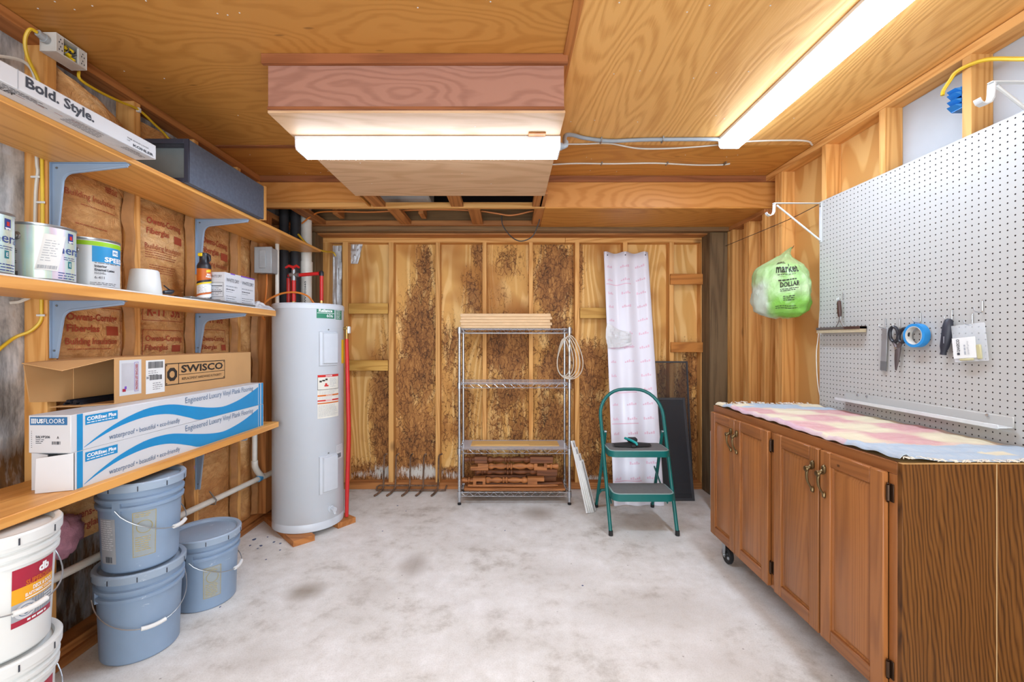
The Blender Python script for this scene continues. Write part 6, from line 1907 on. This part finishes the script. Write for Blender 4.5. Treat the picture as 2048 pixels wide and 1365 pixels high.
mb.add([(px0, pyA, pz0), (px0, Y2, pz0), (px0, Y2, Z2_), (px0, pyA, Z2_), (px1, pyA, pz0), (px1, Y2, pz0), (px1, Y2, Z2_), (px1, pyA, Z2_)], [(0, 1, 5, 4), (1, 2, 6, 5), (2, 3, 7, 6), (3, 0, 4, 7)], 1)
# back sheet a little behind the holes, with the same rim
mb.add([(px1 + .0012, pyA, pz0), (px1 + .0012, Y2, pz0), (px1 + .0012, Y2, Z2_), (px1 + .0012, pyA, Z2_)], [(0, 1, 2, 3)], 1)
peg = mb.build('pegboard', [PEGW, PEGD], recalc=False)
tag(peg, 'large white perforated pegboard fixed over the wall studs', 'pegboard')

def py(x, X=1.84): return X * FPX / (x - 1018)
def hook(label, y, z, l=.035):
    x = px0
    mb = MB()
    mb.tube(smooth_path([(x, y, z + .006), (x - .003, y, z + .012), (x - .0035, y, z), (x - .0035, y, z - .030), (x - .008, y, z - .036), (x - .020, y, z - .036), (x - l, y, z - .030), (x - l - .003, y, z - .016)], 3), .0018, 6)
    return tag(mb.build('peg_hook', CHROME), label, 'hook', 'wire hooks on the pegboard')
def hang(x, y, z): pass
HK = [('thin wire hook holding the long bench brush', 2.470, 1.575), ('thin wire hook holding the steel file', 2.190, 1.420), ('thin wire hook holding the black scissors', 2.110, 1.418),
      ('thin wire hook holding the roll of blue tape', 2.005, 1.438), ('thin wire hook holding the dark slim pouch', 1.862, 1.440), ('thin wire hook holding the clear packet', 1.780, 1.420), ('empty thin wire hook above the clear packet', 1.742, 1.468)]
for l, y, z in HK: hook(l, y, z)
# bench brush
t = thing('bench_brush', 'long bench brush with dark handle hanging on the pegboard', 'brush', (1.835, 2.47, 1.39))
mb = MB(); mb.tube([(1.832, 2.470, 1.545), (1.832, 2.470, 1.535), (1.834, 2.470, 1.48), (1.836, 2.470, 1.455)], [.006, .010, .011, .008], 10); mb.build('handle', plain('brush_rosewood', (70, 44, 36), .4), t)
mb = MB(); mb.tube([(1.832, 2.470, 1.542), (1.830, 2.470, 1.556), (1.826, 2.470, 1.562), (1.824, 2.470, 1.552), (1.828, 2.470, 1.545)], .0016, 5); mb.build('hang_loop', CHROME, t)
for s in (-1, 1): MB().tube(smooth_path([(1.836, 2.470 + s * .004, 1.457), (1.836, 2.470 + s * .007, 1.43), (1.836, 2.470 + s * .028, 1.400)], 3), .0025, 6).build('wire_arm', CHROME, t)
MB().box(1.815, 1.8545, 2.305, 2.632, 1.384, 1.398, .002).build('brush_back', plain('brush_back_steel', (112, 104, 100), .35, .5), t)
MB().box(1.814, 1.855, 2.305, 2.415, 1.3835, 1.3985, .002).build('wood_cap', bpy.data.materials['brush_rosewood'], t)
MB().box(1.818, 1.852, 2.307, 2.630, 1.366, 1.3835).build('bristles', plain('brush_bristle', (186, 170, 140), .9, bump=.5, scale=60), t)
# steel file / rasp
a = .05
M = Matrix.Translation((1.846, 2.185, 1.385)) @ Matrix.Rotation(a, 4, 'X')
t = tag(MB().box(-.0018, .0018, -.016, .016, -.212, .0, .001, 0, M).build('steel_rasp', SILVER), 'flat grey steel rasp hanging beside the scissors', 'rasp')
MB().box(-.0022, .0022, -.0162, .0162, -.210, -.165, 0, 0, M).build('rough_end', plain('rasp_tooth', (122, 122, 122), .7, .5), t)
# scissors
t = thing('scissors', 'black-handled scissors hanging point down on the pegboard', 'scissors', (1.838, 2.10, 1.19))
def loop(y, z, ry, rz, tilt, n=20): return [(1.836, y + ry * math.cos(k) * math.cos(tilt) - rz * math.sin(k) * math.sin(tilt), z + rz * math.sin(k) * math.cos(tilt) + ry * math.cos(k) * math.sin(tilt)) for k in [2 * PI * i / n for i in range(n)]]
MB().tube(loop(2.122, 1.352, .023, .036, -.15), .0075, 8, closed=True).build('handle', BLACKPL, t)
MB().tube(loop(2.072, 1.346, .022, .034, .42), .0075, 8, closed=True).build('handle', BLACKPL, t)
for (ya, za), (yb, zb), (yc, zc2) in (((2.121, 1.312), (2.098, 1.285), (2.112, 1.180)), ((2.080, 1.318), (2.102, 1.285), (2.117, 1.182))):
    MB().tube([(1.836, ya, za), (1.836, yb, zb), (1.837, (yb + yc) / 2, (zb + zc2) / 2), (1.838, yc, zc2)], [.007, .010, .008, .0015], 8).build('blade', plain('blade_dark', (104, 92, 92), .35, .6) if 'blade_dark' not in bpy.data.materials else bpy.data.materials['blade_dark'], t)
MB().lathe([(0, -.012), (.006, -.012), (.006, -.004)], (1.836, 2.100, 1.286), 10, 0, 'x').build('pivot_screw', CHROME, t)
# blue tape
t = thing('tape_roll', 'roll of blue painter tape hanging on the pegboard', 'tape', (1.825, 2.03, 1.34))
tc = (0, 2.005, 1.345)
MB().lathe([(.0415, 1.822), (.0535, 1.822), (.0535, 1.850), (.0415, 1.850), (.0415, 1.822)], tc, 44, 0, 'x').build('tape', TAPEBLUE, t)
MB().lathe([(.0390, 1.8215), (.0412, 1.8215), (.0412, 1.8505), (.0390, 1.8505), (.0390, 1.8215)], tc, 44, 0, 'x').build('cardboard_core', TAPECORE, t)
# dark pouch
t = thing('slim_pouch', 'slim dark pouch hanging between the blue tape and the clear packet', 'pouch', (1.83, 1.86, 1.27))
mb = MB()
mb.tube([(1.838, 1.858, 1.412), (1.836, 1.858, 1.405), (1.834, 1.860, 1.38), (1.834, 1.866, 1.33), (1.836, 1.876, 1.296), (1.838, 1.882, 1.275), (1.838, 1.884, 1.262)], [.008, .014, .0175, .0175, .015, .010, .011], 12)
mb.build('pouch', plain('pouch_blue_black', (44, 46, 58), .5), t)
mb = MB(); put_lines(mb, on_x(1.8175, 1.862, 1.335, -1), 0, 0, .006, 5, .006, .003, .001); mb.build('pouch_print', GREYP, t, recalc=False)
# clear packet with a white card
t = thing('clear_packet', 'clear plastic packet with a white card hanging on the pegboard', 'packet', (1.835, 1.79, 1.24))
M = Matrix.Translation((1.838, 1.782, 1.388)) @ Matrix.Rotation(-.10, 4, 'X') @ Matrix.Rotation(.10, 4, 'Z')
mb = MB(); mb.box(-.0012, .0012, -.058, .062, -.150, .0, .0005, 0, M); mb.build('bag', CLEARPL, t)
mb = MB(); mb.box(-.004, -.0016, -.022, .062, -.136, -.052, .0005, 0, M); c = mb.build('card', PAPER, t)
mb = MB(); fp = lambda u, v, e=0: tuple(M @ Vector((-.0042 - e, .050 - v, -.126 + u)))
fp2 = lambda u, v, e=0: tuple(M @ Vector((-.0042 - e, .058 - u, -.13 + v)))
put_text(mb, 'SWISCO', fp, .018, .004, .050, .012, .02, .001); put_rect(mb, fp, .004, .014, .004, .014, 1, .001)
put_lines(mb, fp, .004, .030, .055, 1, .01, .006, .001, 1); put_text(mb, 'Sliding Pack', fp, .004, .040, .055, .009, .0, .001, 1)
mb.build('card_print', [INK, GREYP], c, recalc=False)
mb = MB(); mb.box(-.006, .004, -.038, -.022, -.142, -.085, .003, 0, M); mb.box(-.008, -.002, -.012, .04, -.146, -.137, .003, 0, M); mb.build('small_parts', plain('packet_parts_olive', (190, 182, 140), .5), t)
# white ledge
t = thing('white_ledge', 'narrow white ledge fixed low on the pegboard above the rug', 'ledge', (1.82, 2.03, 1.0))
MB().box(1.850, px0 - .0003, 1.632, 2.452, 1.000, 1.040, .003).build('back_plate', PEGW, t)
MB().box(1.796, 1.8498, 1.632, 2.452, .998, 1.003, .002).build('tray', BRKWHITE, t)
MB().box(1.793, 1.797, 1.632, 2.452, .996, 1.012, .0015).build('front_lip', BRKWHITE, t)
for y in (2.36, 2.30, 1.72): MB().lathe([(0, 1.846), (.006, 1.846), (.007, 1.8498), (0, 1.8498)], (0, y, 1.033), 10, 0, 'x').build('screw', CHROME, t)

# ================================================================ ABOVE THE PEGBOARD
def rod_bracket(label, y, zt, xw):
    t = thing('rod_bracket', label, 'bracket', (xw, y, zt - .22), 'white closet rod brackets')
    x1 = 1.572
    MB().box(xw - .004, xw - .0005, y - .011, y + .011, zt - .235, zt, .001).build('wall_plate', BRKWHITE, t)
    MB().box(x1, xw - .0042, y - .009, y + .009, zt - .004, zt, .001).build('arm', BRKWHITE, t)
    MB().tube([(x1 + .022, y, zt - .014), (xw - .005, y, zt - .222)], .0055, 8).build('brace', BRKWHITE, t)
    A = [(x1 + .004, zt - .004), (x1 + .003, zt - .030), (x1 + .001, zt - .052), (x1 - .008, zt - .068), (x1 - .022, zt - .074), (x1 - .036, zt - .068), (x1 - .042, zt - .056)]
    O = [(a, b) for a, b in A] + [(a + (.004 if i < 4 else 0), b - (.004 if i >= 2 else 0)) for i, (a, b) in reversed(list(enumerate(A)))]
    MB().prism([(a, y - .012, b) for a, b in O], [(a, y + .012, b) for a, b in O]).build('rod_hook', BRKWHITE, t)
    for z in (zt - .02, zt - .22): MB().lathe([(0, xw - .007), (.004, xw - .007), (.005, xw - .004)], (0, y, z), 8, 0, 'x').build('screw', STEELPART, t)
rod_bracket('white rod bracket at the far corner of the pegboard', 2.648, 2.142, px0)
rod_bracket('white rod bracket over the near part of the pegboard', 1.455, 2.168, 1.8665)
cable('thin_wire', [(1.845, 3.79, 2.13), (1.848, 3.5, 2.128), (1.850, 3.2, 2.125), (1.849, 2.9, 2.124), (1.846, 2.662, 2.134)], .0022, CABLEK, 'thin dark wire stretched across the studs to the pegboard corner', 'wire')
cable('hanging_string', [(1.864, 2.668, 1.50), (1.858, 2.672, 1.36), (1.850, 2.678, 1.25), (1.852, 2.676, 1.12), (1.858, 2.670, 1.03), (1.866, 2.662, .97)], .0026, CABLEW, 'thin white string hanging down the far edge of the pegboard', 'string')
cable('yellow_cable', [(1.843, 1.892, 2.365), (1.846, 1.890, 2.385), (1.850, 1.865, 2.415), (1.848, 1.84, 2.432), (1.8585, 1.797, 2.436), (1.8585, 1.72, 2.41), (1.8585, 1.60, 2.335), (1.858, 1.45, 2.25), (1.858, 1.41, 2.22)], .0075, CABLEY, 'yellow cable crossing the stud near the white foam board')
t = thing('blue_outlet_box', 'blue plastic outlet box nailed to the stud by the white board', 'outlet box', (1.90, 1.86, 2.33))
mb = MB(); mb.box(1.872, 1.935, 1.8365, 1.8395, 2.285, 2.375); mb.box(1.872, 1.935, 1.882, 1.885, 2.285, 2.375); mb.box(1.872, 1.935, 1.8395, 1.882, 2.285, 2.288); mb.box(1.872, 1.935, 1.8395, 1.882, 2.372, 2.375); mb.box(1.932, 1.935, 1.8395, 1.882, 2.288, 2.372)
mb.build('box_shell', BLUECLIP, t)
for z in (2.295, 2.318, 2.345, 2.362):
    MB().prism([(1.872, 1.837, z - .008), (1.872, 1.837, z + .008), (1.846, 1.842, z + .006)], [(1.872, 1.885, z - .008), (1.872, 1.885, z + .008), (1.846, 1.878, z + .006)]).build('tooth', BLUECLIP, t)

# ================================================================ GREEN SHOPPING BAG
BC = (1.722, 2.83)
prof = [(1.478, .30), (1.485, .70), (1.51, .92), (1.56, 1.0), (1.62, 1.02), (1.68, 1.0), (1.73, .95), (1.77, .88), (1.80, .76), (1.83, .52), (1.86, .30), (1.885, .17), (1.925, .07), (1.95, .02)]
def bag_pt(a, v, e=0.0):
    k = v * (len(prof) - 1); i = min(int(k), len(prof) - 2); f = k - i
    z = prof[i][0] + (prof[i + 1][0] - prof[i][0]) * f; w = prof[i][1] + (prof[i + 1][1] - prof[i][1]) * f
    d = Vector((math.cos(a), math.sin(a), z * 3))
    n = 1 + .12 * mn.noise(d * 1.6) + .12 * abs(mn.noise(d * 3.5)) + .05 * mn.noise(d * 9)
    up = max(0, (z - 1.78) / .17)
    ccx = BC[0] + .183 * up ** 1.6; ccy = BC[1] + .165 * up ** 1.6
    # sagging left shoulder, lower left side
    return (ccx + (.128 * w * n + e) * math.cos(a), ccy + (.205 * w * n + e) * math.sin(a), z + .02 * math.sin(a * 1 + .4) * (1 - up) * (v < .8) + .012 * mn.noise((math.cos(a) * 2, math.sin(a) * 2, z * 6)))
t = thing('shopping_bag', 'green plastic market bag of bags hanging from a nail', 'bag', (BC[0], BC[1], 1.48))
mb = MB(); mb.grid(lambda u, v: bag_pt(2 * PI * u, v), 56, 52)
b_ = mb.build('bag', BAGM, t, ang=180)
def bagc(x, y, z):
    w = 0.0
    if z < 1.75:
        w = max(0, min(1, (1.70 + .05 * mn.noise((y * 9, z * 9, 3)) - z) / .04)) * max(0, min(1, (y - 2.74 + .05 * mn.noise((y * 8, z * 12, 1))) / .05)) 
    g = max(0, min(1, (1.62 - z) / .06)) * max(0, min(1, (2.76 - y) / .05)) * .9
    return (w * .85, g, 0)
paint_attr(b_, bagc)
va = math.atan2(-BC[1], -BC[0])
def bag_surf(a0):
    def f(u, v, e=0):
        zt_ = v
        # invert the profile for the height
        for i in range(len(prof) - 1):
            if prof[i][0] <= zt_ <= prof[i + 1][0]:
                k = (i + (zt_ - prof[i][0]) / (prof[i + 1][0] - prof[i][0])) / (len(prof) - 1); break
        else: k = .5
        return bag_pt(a0 + u / .17, k, .007)
    return f
mb = MB(); f = bag_surf(va)
put_text(mb, 'market', f, -.060, 1.748, .135, .052, .02); put_lines(mb, f, -.065, 1.812, .075, 2, .008, .004, 0); put_lines(mb, f, -.05, 1.735, .12, 1, .01, .004, 0)
put_text(mb, 'DOLLAR', f, -.035, 1.660, .105, .032, .03); put_lines(mb, f, -.045, 1.700, .12, 1, .01, .008, 0); put_lines(mb, f, -.035, 1.645, .11, 2, .01, .005, 0); put_lines(mb, f, -.02, 1.60, .09, 3, .011, .005, 0); put_lines(mb, f, -.06, 1.545, .14, 2, .012, .004, 0)
mb.build('bag_print', INKN, t, recalc=False)
MB().tube([(1.908, 3.0445, 1.945), (1.906, 2.990, 1.945), (1.905, 2.975, 1.958)], .0022, 6).build('nail', RUST, t)
